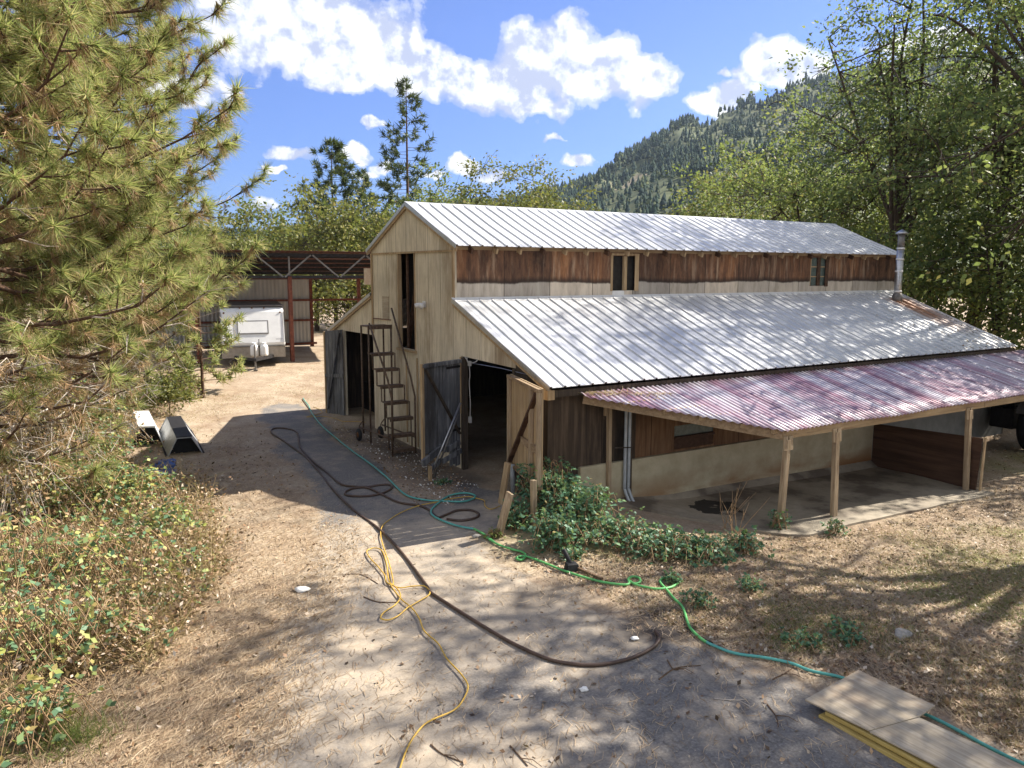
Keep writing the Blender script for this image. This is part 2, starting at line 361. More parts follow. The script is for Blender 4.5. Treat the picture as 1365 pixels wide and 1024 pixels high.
pn = s.n('ShaderNodeTexWhiteNoise', noise_dimensions='1D'); s.l(s.math('FLOOR', s.math('MULTIPLY', s.xyz()[0], 1/1.22)), pn.inputs['W']); c = s.mix(1., c, s.ramp(pn.outputs['Value'], [(0, (.72, .70, .70)), (.6, (1.05, 1., .96)), (1., (1.4, 1.3, 1.2))]), 'MULTIPLY')
s.color(c, .85); s.bump(f, .35, .01)
# painted block / poured stem wall with orange stains
s = NT('stem_concrete'); f = s.noise(2.5, 8, None, .7); g = s.noise(1., 5, s.mapv((.6, 1, 1.8)), .6); z = s.xyz()[2]
c = s.ramp(f, [(.3, (.36, .31, .20)), (.7, (.52, .46, .32))])
lo = s.math('MULTIPLY', s.ramp(s.math('ADD', z, .4), [(.12, 1.), (.75, 0.)]), s.ramp(g, [(.38, 0.), (.6, 1.)]))
c = s.mix(lo, c, (.22, .10, .035)); s.color(c, .9); s.bump(f, .3, .01)
# slab: worn concrete with dark damp patches
s = NT('slab_concrete'); f = s.noise(3, 9, None, .7); g = s.noise(.75, 6, None, .65)
c = s.ramp(f, [(.3, (.22, .185, .14)), (.7, (.36, .315, .245))]); c = s.mix(s.ramp(g, [(.50, 0.), (.60, .8)]), c, (.085, .065, .05))
vv = s.n('ShaderNodeVectorMath', operation='DISTANCE'); s.l(s.tc(), vv.inputs[0]); vv.inputs[1].default_value = (3.3, -.9, -.27)
dk = s.math('ADD', vv.outputs['Value'], s.math('MULTIPLY', s.noise(2.2, 5), 1.1)); c = s.mix(s.ramp(dk, [(.52, 0.), (.6, .95), (1.02, .95), (1.12, 0.)]), c, (.016, .014, .012))
s.color(c, .85); s.bump(f, .3, .01)
# bare ribbed roofing
s = NT('roof_metal'); f = s.noise(.8, 6, s.mapv((2.5, .35, .35)), .6); g = s.noise(6, 5, s.mapv((3, .5, .5)))
c = s.ramp(f, [(.3, (.50, .51, .525)), (.7, (.66, .67, .685))]); c = s.mix(s.ramp(g, [(.55, 0.), (.8, .3)]), c, (.50, .49, .47))
x = s.xyz(); ru = s.math('MULTIPLY', s.ramp(s.math('ADD', s.math('MULTIPLY', s.math('SUBTRACT', x[0], 13.0), .35), s.math('MULTIPLY', s.noise(3, 5, s.mapv((5, .3, .3))), .25)), [(.50, 0.), (.66, 1.), (.82, 1.), (.98, .5)]), s.ramp(s.math('SUBTRACT', 3.50, x[2]), [(.0, 0.), (.06, 1.), (.5, .9), (1., 0.)]))
ru = s.math('MULTIPLY', ru, s.ramp(s.noise(2, 6, s.mapv((5, .4, .4))), [(.30, .35), (.52, 1.)]))
c = s.mix(ru, c, (.30, .13, .055)); st_ = s.noise(3.5, 5, s.mapv((6, .22, .22)), .6); c = s.mix(s.ramp(st_, [(.58, 0.), (.72, .45)]), c, (.42, .37, .31)); fr = s.math('FRACT', s.math('MULTIPLY', s.xyz()[0], 1/.915)); c = s.mix(s.math('MULTIPLY', s.math('LESS_THAN', fr, .012), .6), c, (.2, .2, .21)); s.color(c, .42, .25, .5); s.bump(s.noise(1.6, 3, s.mapv((2.2, .8, .8))), .35, .03)
# corrugated porch roof: faded maroon paint over zinc
s = NT('porch_metal'); f = s.noise(.9, 7, s.mapv((2.4, .28, .3)), .7, .3); g = s.noise(2.5, 6, s.mapv((6, .35, .4)), .7)
c = s.mix(s.ramp(f, [(.40, 0.), (.58, 1.)]), (.70, .69, .74), s.ramp(g, [(.3, (.21, .07, .12)), (.52, (.37, .19, .26)), (.70, (.58, .51, .58))]))
ph = s.math('SINE', s.math('MULTIPLY', s.xyz()[0], 2*math.pi/.12)); c = s.mix(s.ramp(ph, [(-.4, .0), (.45, .55), (.75, .0)]), c, (.66, .60, .66)); c = s.mix(s.ramp(ph, [(.0, .55), (.3, 0.)]), c, (.15, .05, .085)); c = s.mix(s.math('MULTIPLY', s.math('LESS_THAN', s.math('FRACT', s.math('MULTIPLY', s.xyz()[0], 1/.84)), .018), .7), c, (.07, .035, .045)); s.color(c, .45, .15, .5)  # white lines for the lit side and darkened troughs put into the colour
# corrugated shed panels
s = NT('shed_panel'); f = s.noise(1.2, 5, s.mapv((4, 4, .5))); s.color(s.ramp(f, [(.3, (.36, .35, .33)), (.7, (.50, .485, .46))]), .5, .3)
plain('shed_roof_rust', (.10, .042, .030), .8, .2, .4, 4)

# foliage
leafmat('oak_leaf', [(.0, (.055, .095, .032)), (.35, (.12, .17, .052)), (.7, (.20, .24, .07)), (.9, (.26, .26, .08)), (1., (.30, .21, .07))], .5)
leafmat('oak_dark_leaf', [(.0, (.045, .085, .038)), (.4, (.10, .155, .06)), (.75, (.18, .225, .075)), (.95, (.23, .25, .09)), (1., (.30, .23, .08))], .5)
leafmat('brush_leaf', [(.0, (.10, .06, .03)), (.3, (.26, .16, .085)), (.6, (.42, .29, .17)), (.8, (.22, .22, .08)), (1., (.50, .40, .26))], .25)
leafmat('olive_leaf', [(.0, (.055, .075, .018)), (.4, (.12, .13, .03)), (.75, (.19, .185, .04)), (1., (.28, .23, .06))], .35)
leafmat('bramble_leaf', [(.0, (.06, .14, .07)), (.25, (.14, .25, .14)), (.5, (.22, .31, .13)), (.75, (.36, .38, .10)), (.88, (.46, .40, .14)), (1., (.42, .25, .11))], .3)
leafmat('bramble_green_leaf', [(.0, (.03, .095, .05)), (.35, (.075, .18, .10)), (.7, (.16, .29, .18)), (.95, (.16, .26, .08)), (1., (.32, .22, .08))], .3)
leafmat('pine_needle', [(.0, (.12, .17, .06)), (.35, (.27, .32, .11)), (.65, (.43, .44, .17)), (.85, (.55, .47, .23)), (1., (.62, .46, .28))], .55)
leafmat('pine_dead', [(.0, (.32, .19, .10)), (.5, (.46, .29, .17)), (1., (.56, .39, .25))], .4)
leafmat('conifer_needle', [(.0, (.018, .040, .022)), (.5, (.04, .07, .028)), (1., (.10, .12, .035))], .2)
leafmat('hill_needle', [(.0, (.008, .022, .022)), (.5, (.018, .042, .032)), (.8, (.035, .06, .035)), (1., (.10, .115, .045))], .1, 1.)
leafmat('dry_grass', [(.0, (.26, .17, .085)), (.4, (.40, .29, .15)), (.8, (.52, .40, .22)), (1., (.20, .22, .07))], .25)
leafmat('green_grass', [(.0, (.07, .12, .025)), (.5, (.16, .21, .05)), (1., (.32, .30, .10))], .3)
leafmat('litter_needle', [(.0, (.17, .11, .065)), (.5, (.36, .255, .155)), (1., (.54, .42, .28))], .1)
leafmat('litter_leaf', [(.0, (.05, .03, .02)), (.4, (.26, .15, .08)), (.75, (.42, .29, .18)), (1., (.55, .47, .38))], .15)

# ------------------------------------------------------------------ ground and driveway
def poly_px(P): return [tuple(gp(u, v)[:2]) for u, v in P]
DRIVE = poly_px([(330, 545), (345, 575), (385, 640), (425, 700), (395, 760), (350, 825), (300, 900), (240, 1024), (60, 1300), (1500, 1400), (1270, 1024), (1085, 928), (960, 878), (890, 838), (800, 790),
                 (720, 762), (655, 742), (640, 715), (700, 690), (690, 655), (612, 640), (590, 670), (545, 655), (490, 600), (410, 537), (370, 533)])
def ground_attr(V):
    x, y = V[:, 0], V[:, 1]
    dd = polydist(x, y, DRIVE); drive = ss(-.35, .75, dd+(vnoise(x, y, 3, .9)-.5)*1.3)
    # green patches on the right, bare straw elsewhere
    green = ss(.52, .72, vnoise(x, y, 5, .55, 4))*ss(-1.5, .6, x+.35*y+1.6)*ss(-.2, -1.5, y)
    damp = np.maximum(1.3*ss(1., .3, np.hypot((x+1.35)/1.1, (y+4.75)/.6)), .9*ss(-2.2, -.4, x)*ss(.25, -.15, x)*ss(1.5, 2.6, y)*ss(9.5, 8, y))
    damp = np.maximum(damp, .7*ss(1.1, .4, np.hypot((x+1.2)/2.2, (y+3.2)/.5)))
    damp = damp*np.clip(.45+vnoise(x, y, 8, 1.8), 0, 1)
    # last channel: bare asphalt on the drive / dark humus under the litter elsewhere
    asph = np.maximum(ss(-5.2, -3.2, x)*ss(-3.6, -5.6, y), ss(-5.5, -3.5, x)*ss(.3, 1.5, y))
    humus = np.maximum(ss(-4.6, -5.8, x+.12*y)*ss(6, 1, y), ss(-2.2, -.8, x)*ss(-2.2, -3.4, y)*.6)*np.clip(.3+1.1*vnoise(x, y, 12, 1.1), 0, 1)
    return np.stack([drive, np.clip(green, 0, 1), np.clip(damp, 0, 1), np.where(dd > 0, asph, humus)], 1)
def add_attr(me, A):
    a = me.color_attributes.new('cover', 'FLOAT_COLOR', 'POINT'); a.data.foreach_set('color', A.astype(np.float32).ravel())
def ground_material(name, drive):
    s = NT(name); at = s.n('ShaderNodeAttribute'); at.attribute_name = 'cover'; sp = s.n('ShaderNodeSeparateColor'); s.l(at.outputs['Color'], sp.inputs[0])
    f = s.noise(1.1, 10, None, .72); g = s.noise(9, 8, None, .75); k = s.noise(38, 6, None, .7); st = s.noise(14, 6, s.mapv((1, 3.2, 1), (0, 0, .7)), .7)
    straw = s.ramp(st, [(.28, (.16, .118, .08)), (.45, (.32, .25, .175)), (.6, (.45, .37, .27)), (.78, (.55, .475, .365))])
    straw = s.mix(s.ramp(f, [(.42, 0.), (.62, .75)]), straw, s.ramp(g, [(.3, (.15, .095, .06)), (.7, (.30, .205, .13))]))
    straw = s.mix(s.math('MULTIPLY', at.outputs['Alpha'], .0 if drive else s.ramp(g, [(.36, .95), (.6, .35)])), straw, s.ramp(k, [(.3, (.05, .034, .023)), (.7, (.17, .11, .07))]))
    grass = s.ramp(g, [(.3, (.10, .115, .03)), (.55, (.22, .22, .075)), (.75, (.40, .34, .17))])
    c = s.mix(s.math('MULTIPLY', sp.outputs[1], s.ramp(g, [(.35, .2), (.6, 1.)])), straw, grass)
    if drive:
        asp = s.ramp(k, [(.3, (.10, .095, .09)), (.55, (.19, .175, .16)), (.75, (.33, .30, .27))])
        dust = s.ramp(g, [(.3, (.38, .305, .22)), (.7, (.52, .43, .32))])
        asp = s.mix(s.math('SUBTRACT', s.ramp(f, [(.36, .15), (.62, .88)]), s.math('MULTIPLY', at.outputs['Alpha'], .5), True), asp, dust)
        cr = s.n('ShaderNodeTexVoronoi', feature='DISTANCE_TO_EDGE'); cr.inputs['Scale'].default_value = .75; ww = s.n('ShaderNodeVectorMath', operation='ADD'); s.l(s.tc(), ww.inputs[0])
        nn = s.n('ShaderNodeTexNoise'); nn.inputs['Scale'].default_value = 3; s.l(s.tc(), nn.inputs['Vector']); s.l(nn.outputs['Color'], ww.inputs[1]); s.l(ww.outputs[0], cr.inputs['Vector'])
        asp = s.mix(s.ramp(cr.outputs[0], [(.002, .4), (.008, 0.)]), asp, (.06, .052, .045))
        wgt = s.ramp(s.math('ADD', sp.outputs[0], s.math('MULTIPLY', s.math('SUBTRACT', g, .5), 1.1)), [(.35, 0.), (.62, 1.)])
        c = s.mix(wgt, c, asp)
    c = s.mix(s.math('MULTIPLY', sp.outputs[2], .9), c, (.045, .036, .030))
    s.color(c, s.math('SUBTRACT', .95, s.math('MULTIPLY', sp.outputs[2], .25))); s.bump(s.math('ADD', g, s.math('MULTIPLY', k, .5)), .35 if drive else .7, .02)
ground_material('ground_straw', False); ground_material('driveway_asphalt', True)
def gridmesh(name, xs, ys, mat, dz=0., keep=None):
    X, Y = np.meshgrid(xs, ys, indexing='ij'); V = np.stack([X, Y, gz(X, Y)+dz], -1).reshape(-1, 3); ny = len(ys)
    i, j = np.meshgrid(np.arange(len(xs)-1), np.arange(ny-1), indexing='ij'); a = (i*ny+j).ravel(); F = np.stack([a, a+ny, a+ny+1, a+1], 1)
    if keep is not None:
        F = F[keep(V[F].mean(1))]; u, inv = np.unique(F, return_inverse=True); V = V[u]; F = inv.reshape(-1, 4)
    o = npmesh(name, V, F, mat, None, True); add_attr(o.data, ground_attr(V)); return o
def spread(lo, a, b, hi, step, far):
    L = [b]; d = step
    while L[-1] < hi: d *= far; L.append(min(hi, L[-1]+d))
    K = [a]; d = step
    while K[-1] > lo: d *= far; K.append(max(lo, K[-1]-d))
    return np.array(K[:0:-1]+list(np.arange(a, b, step))+L)
gr = structure(gridmesh('ground', spread(-1200, -11, 13, 1200, .12, 1.22), spread(-1200, -13, 24, 1200, .12, 1.22), 'ground_straw'))
dv = structure(gridmesh('driveway', np.arange(-11.5, 1.6, .1), np.arange(-11.5, 15, .1), 'driveway_asphalt', .006, lambda c: polydist(c[:, 0], c[:, 1], DRIVE) > -.9))
# slab under the porch
SLAB = [(1.0, .0), (9.6, .0), (9.6, -2.95), (6., -2.9), (3.3, -2.8), (2.4, -1.7)]
X = np.linspace(.9, 9.7, 90); Y = np.linspace(-3., 0, 36)
def slab():
    m = MB(); n = 30; top = []
    for i in range(n+1):
        x = 1.0+8.6*i/n; yf = -min(2.9, max(.05, (x-1.0)*1.22)); row = []
        for j in range(13):
            y = yf*j/12; row.append((x, y, float(gz(x, y))+.045))
        row.append((x, yf-.005, float(gz(x, yf))-.25)); top.append(row)
    V = [p for r in top for p in r]; F = [(i*14+j, i*14+j+1, (i+1)*14+j+1, (i+1)*14+j) for i in range(n) for j in range(13)]
    m.add(V, F); return m.build('concrete_slab', 'slab_concrete')
structure(slab())
# ------------------------------------------------------------------ the barn
L = 15.56; A0 = 3.594; A1 = 8.36; YM = (A0+A1)/2
barn = thing('barn', 'long weathered plywood barn with white ribbed metal roofs, side lean-tos and open doors', 'barn')
def rl(y): return 2.21+.382*(y+.146)            # right lean-to roof
def ru_(y): return 5.82-.4075*abs(y-YM)          # upper roof
def rlf(y): return 3.636-.3355*(y-A1)            # left lean-to roof
def gable(poly, x0=0., t=.05, m=None): m = m or MB(); m.prism([(x0, y, z) for y, z in poly], (t, 0, 0)); return m
R_ = -.035
# gable end, sheet by sheet
m = MB()
for poly in ([(1.104, 2.43), (1.85, 2.44), (1.85, rl(1.85)+R_), (1.104, rl(1.104)+R_)],
             [(1.856, 2.44), (3.30, 2.46), (3.30, rl(3.30)+R_), (1.856, rl(1.856)+R_)],
             [(3.306, -.05), (4.72, -.05), (4.72, 4.69), (A0, 4.69), (A0, rl(A0)+R_), (3.306, rl(3.306)+R_)],
             [(4.726, -.05), (5.60, -.05), (5.60, 4.69), (4.726, 4.69)],
             [(5.604, -.05), (6.62, -.05), (6.62, 2.37), (5.604, 2.37)],
             [(6.624, -.05), (7.2, -.05), (7.2, 4.69), (6.624, 4.69)],
             [(7.206, -.05), (A1, -.05), (A1, 4.69), (7.206, 4.69)]):
    gable(poly, m=m)
m.build('gable_wall', 'plywood_tan', barn)
m = MB()
for poly in ([(A0, 4.696), (5.6, 4.696), (5.6, ru_(5.6)+R_), (A0, ru_(A0)+R_)],
             [(5.604, 4.68), (YM+.1, 4.68), (YM+.1, ru_(YM+.1)+R_), (YM, ru_(YM)+R_), (5.604, ru_(5.604)+R_)],
             [(YM+.106, 4.68), (7.2, 4.68), (7.2, ru_(7.2)+R_), (YM+.106, ru_(YM+.106)+R_)],
             [(7.206, 4.696), (A1, 4.696), (A1, ru_(A1)+R_), (7.206, ru_(7.206)+R_)]):
    gable(poly, -.006, .05, m)
m.build('gable_peak', 'plywood_tan', barn)
m = MB(); gable([(0, -.05), (1.10, -.05), (1.10, rl(1.10)+R_), (0, rl(0)+R_)], m=m); m.build('corner_wall', 'dark_wood', barn)
m = MB()
gable([(A1+.006, 2.55), (10.62, 2.52), (10.62, rlf(10.62)+R_), (A1+.006, rlf(A1)+R_)], m=m)
gable([(10.626, -.1), (11.85, -.1), (11.85, rlf(11.85)+R_), (10.626, rlf(10.626)+R_)], m=m)
build_each(m, 'lean_to_wall', 'plywood_tan', barn)
m = MB()
m.box(-.03, -.004, A0-.02, A0+.07, 3.66, 4.69); m.box(-.03, -.004, A1-.075, A1+.008, 2.6, 4.69)
m.box(-.026, -.004, A0+.075, A1-.08, 4.655, 4.70)
m.beam((-.018, 3.306, 1.22), (-.018, 3.306, 2.44), .06, .02, (1, 0, 0)); m.box(-.028, -.004, 5.52, 5.565, 0.05, 2.2); m.box(-.028, -.004, 6.15, 6.19, .05, 2.05)
build_each(m, 'wall_trim', 'timber_tan', barn)
m = MB(); m.box(-.06, .10, 5.56, 6.66, 2.31, 2.366); m.box(-.02, .08, 5.602, 5.64, 2.37, 4.66); m.box(-.02, .08, 6.585, 6.618, 2.37, 4.66)
lo = m.build('loft_frame', 'timber_tan', barn)
m = MB(); m.box(.10, .14, 6.28, 6.36, 2.37, 4.66); m.beam((.2, 6.5, 2.4), (.35, 6.1, 4.6), .05, .09); m.build('loft_post', 'brown_panel', barn)
m = MB(); m.box(.45, .5, 5.2, 7.0, 2.25, 4.7); m.build('loft_partition', 'inside_dark', barn)
m = MB(); m.box(.05, L-.06, A0+.06, A1-.06, 2.16, 2.22); m.build('loft_floor', 'inside_dark', barn)
m = MB(); m.box(-.016, -.004, 7.22, 7.63, 3.02, 3.6); m.build('wall_patch', 'sheet_ply', barn)
# outer walls
m = MB()
yw = A0
for x0, x1, z0, z1 in ((0.055, 4.26, 3.5, 4.80), (4.26, 5.0, 3.5, 3.79), (4.26, 5.0, 4.62, 4.80), (5.0, 11.47, 3.5, 4.80), (11.47, 12.2, 3.5, 3.85), (11.47, 12.2, 4.66, 4.80), (12.2, L, 3.5, 4.80)):
    m.box(x0, x1, yw, yw+.04, z0, z1)
m.build('clerestory_wall', 'rusty_wall', barn)
m = MB(); m.box(.05, L, A1-.04, A1, 3.5, 4.8); m.box(.05, L, 11.81, 11.85, -.1, rlf(11.83)+R_); build_each(m, 'rear_wall', 'dark_wood', barn)
m = MB(); gable([(0, -.4), (A0, -.4), (A0, rl(A0)+R_), (0, rl(0)+R_)], L-.05, .05, m); gable([(A0, -.1), (A1, -.1), (A1, ru_(A1)+R_), (YM, 5.78), (A0, ru_(A0)+R_)], L-.05, .05, m); gable([(A1, -.1), (11.81, -.1), (11.81, rlf(11.81)+R_), (A1, rlf(A1)+R_)], L-.05, .05, m); build_each(m, 'end_wall', 'plywood_tan', barn)
m = MB(); m.box(.052, .68, .003, .05, .12, 2.14); m.box(.68, 2.05, .003, .05, .67, 2.14); build_each(m, 'corner_siding', 'dark_ply', barn)
m = MB()
for x0, x1, z0, z1 in ((2.05, 3.05, .67, 2.14), (3.05, 4.15, .67, .72), (3.05, 4.15, 1.2, 2.14), (4.15, 9.45, .67, 2.14)): m.box(x0, x1, .004, .05, z0, z1)
m.build('side_siding', 'brown_ply', barn)
m = MB(); m.box(9.5, L, .004, .05, -.45, 2.14); m.build('rear_siding', 'far_panel', barn)
m = MB(); m.box(.70, 9.45, -.06, .08, -.5, .665); m.box(.55, .70, -.05, .06, -.3, .52); build_each(m, 'stem_wall', 'stem_concrete', barn)
w1 = MB(); w1.box(3.05, 4.15, .03, .045, .98, 1.2); w1 = w1.build('window', 'pane_green', barn)
m = MB(); m.box(3.05, 4.15, -.03, .03, .93, .975); m.box(3.05, 4.15, .02, .05, .72, .93); build_each(m, 'sill', 'brown_panel', w1)
# clerestory windows
w2 = MB(); w2.box(4.27, 4.99, yw+.10, yw+.12, 3.8, 4.61); w2 = w2.build('window', 'inside_dark', barn)
m = MB(); m.box(4.60, 4.69, yw-.02, yw+.05, 3.795, 4.615); m.box(4.94, 5.06, yw-.022, yw-.003, 3.78, 4.63); m.box(4.2, 4.265, yw-.012, yw-.003, 3.78, 4.63); m.box(4.2, 5.06, yw-.03, yw-.003, 4.63, 4.68); build_each(m, 'frame', 'timber_tan', w2)
m = MB(); m.box(4.26, 4.62, yw-.014, yw-.004, 3.655, 3.785); m.build('patch', 'white_plastic', w2)
w3 = MB(); w3.box(11.48, 12.19, yw+.03, yw+.036, 3.86, 4.65); w3 = w3.build('window', 'pane_green', barn)
m = MB(); m.box(11.77, 11.9, yw-.015, yw+.028, 3.855, 4.655); m.box(12.12, 12.26, yw-.018, yw-.003, 3.83, 4.67); build_each(m, 'frame', 'brown_panel', w3)
m = MB()
for z in (4.1, 4.38): m.box(11.48, 11.765, yw+.01, yw+.028, z, z+.03); m.box(11.905, 12.115, yw+.01, yw+.028, z, z+.03)
m.box(11.47, 11.5, yw-.004, yw+.028, 3.86, 4.65); build_each(m, 'glazing_bars', 'timber_tan', w3)
# rafter tails under the clerestory eave
for i, x in enumerate(np.arange(.35, L, .61)):
    m = MB(); m.beam((x, A0-.005, ru_(A0)-.13), (x, A0-.16, ru_(A0-.16)-.12), .045, .11, (0, 0, 1)); m.build('rafter_tail', 'timber_tan' if i % 3 else 'brown_panel', barn)
m = MB(); m.box(.05, L, A0-.012, A0-.002, 4.70, 4.775); m.build('frieze_board', 'timber_tan_x', barn)

def ribbed(name, y0, z0, y1, z1, xa, xb, parent, mat='roof_metal', pitch=.305, rib=.03, th=.02, nz=None):
    """pressed roofing sheet: raised ribs run down the slope"""
    prof = []; x = xa
    while x < xb-.02:
        for dx, h in ((0, 0), (.012, rib), (.042, rib), (.054, 0), (.15, .0), (.156, .004), (.166, .004), (.172, 0)):
            if x+dx < xb: prof.append((x+dx, h))
        x += pitch
    prof.append((xb, 0)); d = Vector((0, y1-y0, z1-z0)); nn = Vector((1, 0, 0)).cross(d).normalized(); nn = -nn if nn.z < 0 else nn
    rows = 7; V = []
    for i in range(rows):
        t = i/(rows-1); sag = .006*math.sin(t*9+xa)
        for px, h in prof: V.append((px, y0+(y1-y0)*t+nn.y*(h+sag), z0+(z1-z0)*t+nn.z*(h+sag)))
    n = len(prof); F = [(i*n+k, i*n+k+1, (i+1)*n+k+1, (i+1)*n+k) for i in range(rows-1) for k in range(n-1)]
    m = MB(); m.add(V, F); o = m.build(name, mat, parent)
    s = o.modifiers.new('sheet', 'SOLIDIFY'); s.thickness = .012; s.offset = -1 if (y1 < y0) else 1
    return o
OX = .07
r1 = ribbed('upper_roof', YM, 5.82, A0-.20, ru_(A0-.20), -OX, L+OX, barn)
r2 = ribbed('upper_roof', YM, 5.82, A1+.20, ru_(A1+.20), -OX, L+OX, barn)
m = MB(); m.prism([(-OX-.01, YM-.17, 5.82-.055), (-OX-.01, YM, 5.862), (-OX-.01, YM+.17, 5.82-.055), (-OX-.01, YM, 5.848)], (L+2*OX+.02, 0, 0)); m.build('ridge_cap', 'roof_metal', r1)
r3 = ribbed('lean_to_roof', A0-.004, rl(A0), -.15, rl(-.15), -OX, L+OX, barn)
r4 = ribbed('lean_to_roof', A1+.004, rlf(A1), 11.93, rlf(11.93), -OX, L+OX, barn)
m = MB(); m.prism([(-OX-.01, A0-.004, rl(A0)+.05), (-OX-.01, A0-.13, rl(A0-.13)+.028), (-OX-.01, A0-.13, rl(A0-.13)+.022), (-OX-.01, A0-.004, rl(A0)+.03)], (L+2*OX, 0, 0)); m.build('flashing', 'white_paint', r3)
m = MB()
for y0, y1, fn in ((YM, A0-.2, ru_), (YM, A1+.2, ru_), (A0, -.15, rl), (A1, 11.93, rlf)):
    m.beam((-OX-.004, y0, fn(y0)-.01), (-OX-.004, y1, fn(y1)-.01), .012, .085, (0, 0, 1))
build_each(m, 'verge_trim', 'galvanised', barn)
m = MB()
for y0, y1, fn in ((YM-.01, A0-.19, ru_), (YM+.01, A1+.19, ru_), (A0-.02, -.13, rl), (A1+.02, 11.9, rlf)):
    m.beam((-OX+.025, y0, fn(y0)-.075), (-OX+.025, y1, fn(y1)-.075), .04, .09, (0, 0, 1))
build_each(m, 'barge_board', 'timber_tan', barn)
m = MB(); m.box(-.06, L, -.13, -.09, 2.04, 2.165); m.build('eave_board', 'dark_wood', barn)
m = MB(); m.box(-.10, .05, -.14, .0, 2.0, 2.17); build_each(m, 'eave_block', 'timber_tan', barn)
# stove pipe
P = Vector((14.7, 2.94, rl(2.94)))
sp = MB(); sp.lathe([(.105, .0), (.105, .5), (.105, 1.55)], P, seg=24); sp = sp.build('stove_pipe', 'galvanised', barn, True)
m = MB(); m.lathe([(.15, -.08), (.15, .12), (.118, .22), (.108, .23)], P, seg=24); m.build('boot', 'grey_steel', sp, True)
m = MB()
for z in (.26, .86, 1.22, 1.54): m.lathe([(.107, z), (.115, z+.005), (.115, z+.045), (.107, z+.05)], P, seg=24)
build_each(m, 'collar', 'white_paint', sp, True)
m = MB(); m.lathe([(.10, 1.55), (.10, 1.98)], P, seg=24); m.build('flue', 'grey_steel', sp, True)
m = MB(); m.lathe([(.11, 1.98), (.17, 2.0), (.175, 2.02), (.10, 2.08), (.01, 2.13)], P, seg=24); m.build('cap', 'galvanised', sp, True)
# flood lamp on the gable
lm = MB(); lm.box(-.03, -.004, 5.05, 5.17, 3.42, 3.56); lm = lm.build('flood_lamp', 'white_paint', barn)
m = MB(); m.lathe([(.02, 0), (.035, .03), (.06, .10), (.065, .16)], (-.04, 5.17, 3.5), (-.7, .5, -.35), 14); m.build('lamp_head', 'white_paint', lm, True)
m = MB(); m.lathe([(.02, 0), (.035, .03), (.06, .10), (.065, .16)], (-.04, 5.05, 3.5), (-.7, -.5, -.35), 14); m.build('lamp_head', 'white_paint', lm, True)
m = MB(); m.beam((-.012, 7.1, 3.02), (-.012, 8.3, 3.0), .02, .03, (1, 0, 0)); m.build('wall_bar', 'rust_steel', barn)
# left leaf of the wide doorway: hangs open, lower boards broken away
H = Vector((-.06, 3.30, 0)); E = Vector((-1.10, 2.86, 0)); u = (E-H).normalized(); nrm = Vector((u.y, -u.x, 0)); nrm = nrm if nrm.y < 0 else -nrm; Wd = (E-H).length
def dp(t, z, off=0.): p = H+u*(t*Wd)+nrm*off; return Vector((p.x, p.y, z))
dl = MB()
edges = [0, .155, .31, .50, .66, .82, 1.]
for i in range(6):
    a, b = edges[i]+.006, edges[i+1]-.006; zb = (.10, .14, .46, .50, .52, .55)[i]; top = 2.40
    dl.hexa([dp(a, zb+random.uniform(-.04, .02), 0), dp(b, zb, 0), dp(b, zb, .028), dp(a, zb+.02, .028), dp(a, top, 0), dp(b, top, 0), dp(b, top, .028), dp(a, top, .028)])
door = dl.build('door', 'grey_boards', barn)
m = MB(); m.beam(dp(.0, 2.36, .05), dp(1.04, 2.36, .05), .05, .07); m.beam(dp(.04, .62, .05), dp(.42, .52, .05), .04, .12); m.beam(dp(.0, .42, .05), dp(.55, .30, .05), .04, .11); build_each(m, 'rail', 'grey_boards', door)
m = MB(); m.beam(dp(.985, 2.28, .05), dp(.05, .80, .05), .035, .085, nrm); build_each(m, 'brace', 'dark_wood', door)
m = MB(); m.beam(dp(1.03, .42, .0), dp(1.03, 2.40, .0), .06, .055, nrm); build_each(m, 'edge_post', 'timber_tan', door)
m = MB(); m.beam(dp(1.14, .40, .10), dp(.55, .62, .06), .07, .13); m.beam(dp(.96, .23, .10), dp(.62, .34, .05), .07, .09); build_each(m, 'broken_rail', 'grey_boards', door)
m = MB(); m.beam(dp(.95, -.02, .10), dp(.95, .30, .10), .07, .06); m.beam(dp(.70, .36, .03), dp(.70, .60, .03), .05, .06); build_each(m, 'stub_post', 'timber_tan', door)
m = MB(); m.box(-.02, .09, 3.20, 3.302, -.02, 2.43); m.build('jamb', 'dark_wood', barn)
m = MB(); m.beam(dp(.0, 2.25, .034), dp(.4, 2.25, .034), .006, .05); m.beam(dp(.0, .9, .034), dp(.3, .9, .034), .006, .05); build_each(m, 'hinge', 'dark_steel', door)
# right leaf: swung right back past the corner, hung well clear of the ground
H = Vector((-.07, 1.14, 0)); E = Vector((-.60, -.76, 0)); u = (E-H).normalized(); nrm = Vector((-u.y, u.x, 0)); nrm = nrm if nrm.x < 0 else -nrm; Wd = (E-H).length
Z0, Z1 = .60, 2.33
dr = MB(); k = 9
for i in range(k):
    a, b = i/k+.003, (i+1)/k-.003
    dr.hexa([dp(a, Z0, 0), dp(b, Z0, 0), dp(b, Z0, .024), dp(a, Z0, .024), dp(a, Z1, 0), dp(b, Z1, 0), dp(b, Z1, .024), dp(a, Z1, .024)])
door = dr.build('door', 'timber_tan', barn)
m = MB(); m.beam(dp(0, Z1-.04, .06), dp(1, Z1-.04, .06), .07, .06); m.beam(dp(0, Z0+.03, .06), dp(1, Z0+.03, .06), .07, .05); m.beam(dp(.45, 1.25, .05), dp(.97, 1.25, .05), .05, .12); build_each(m, 'rail', 'timber_y', door)
m = MB()
for t, ww in ((.03, .10), (.74, .10), (.965, .12)): m.beam(dp(t, Z0+.06, .06), dp(t, Z1-.07, .06), .06, ww, u)
build_each(m, 'stile', 'post_wood', door)
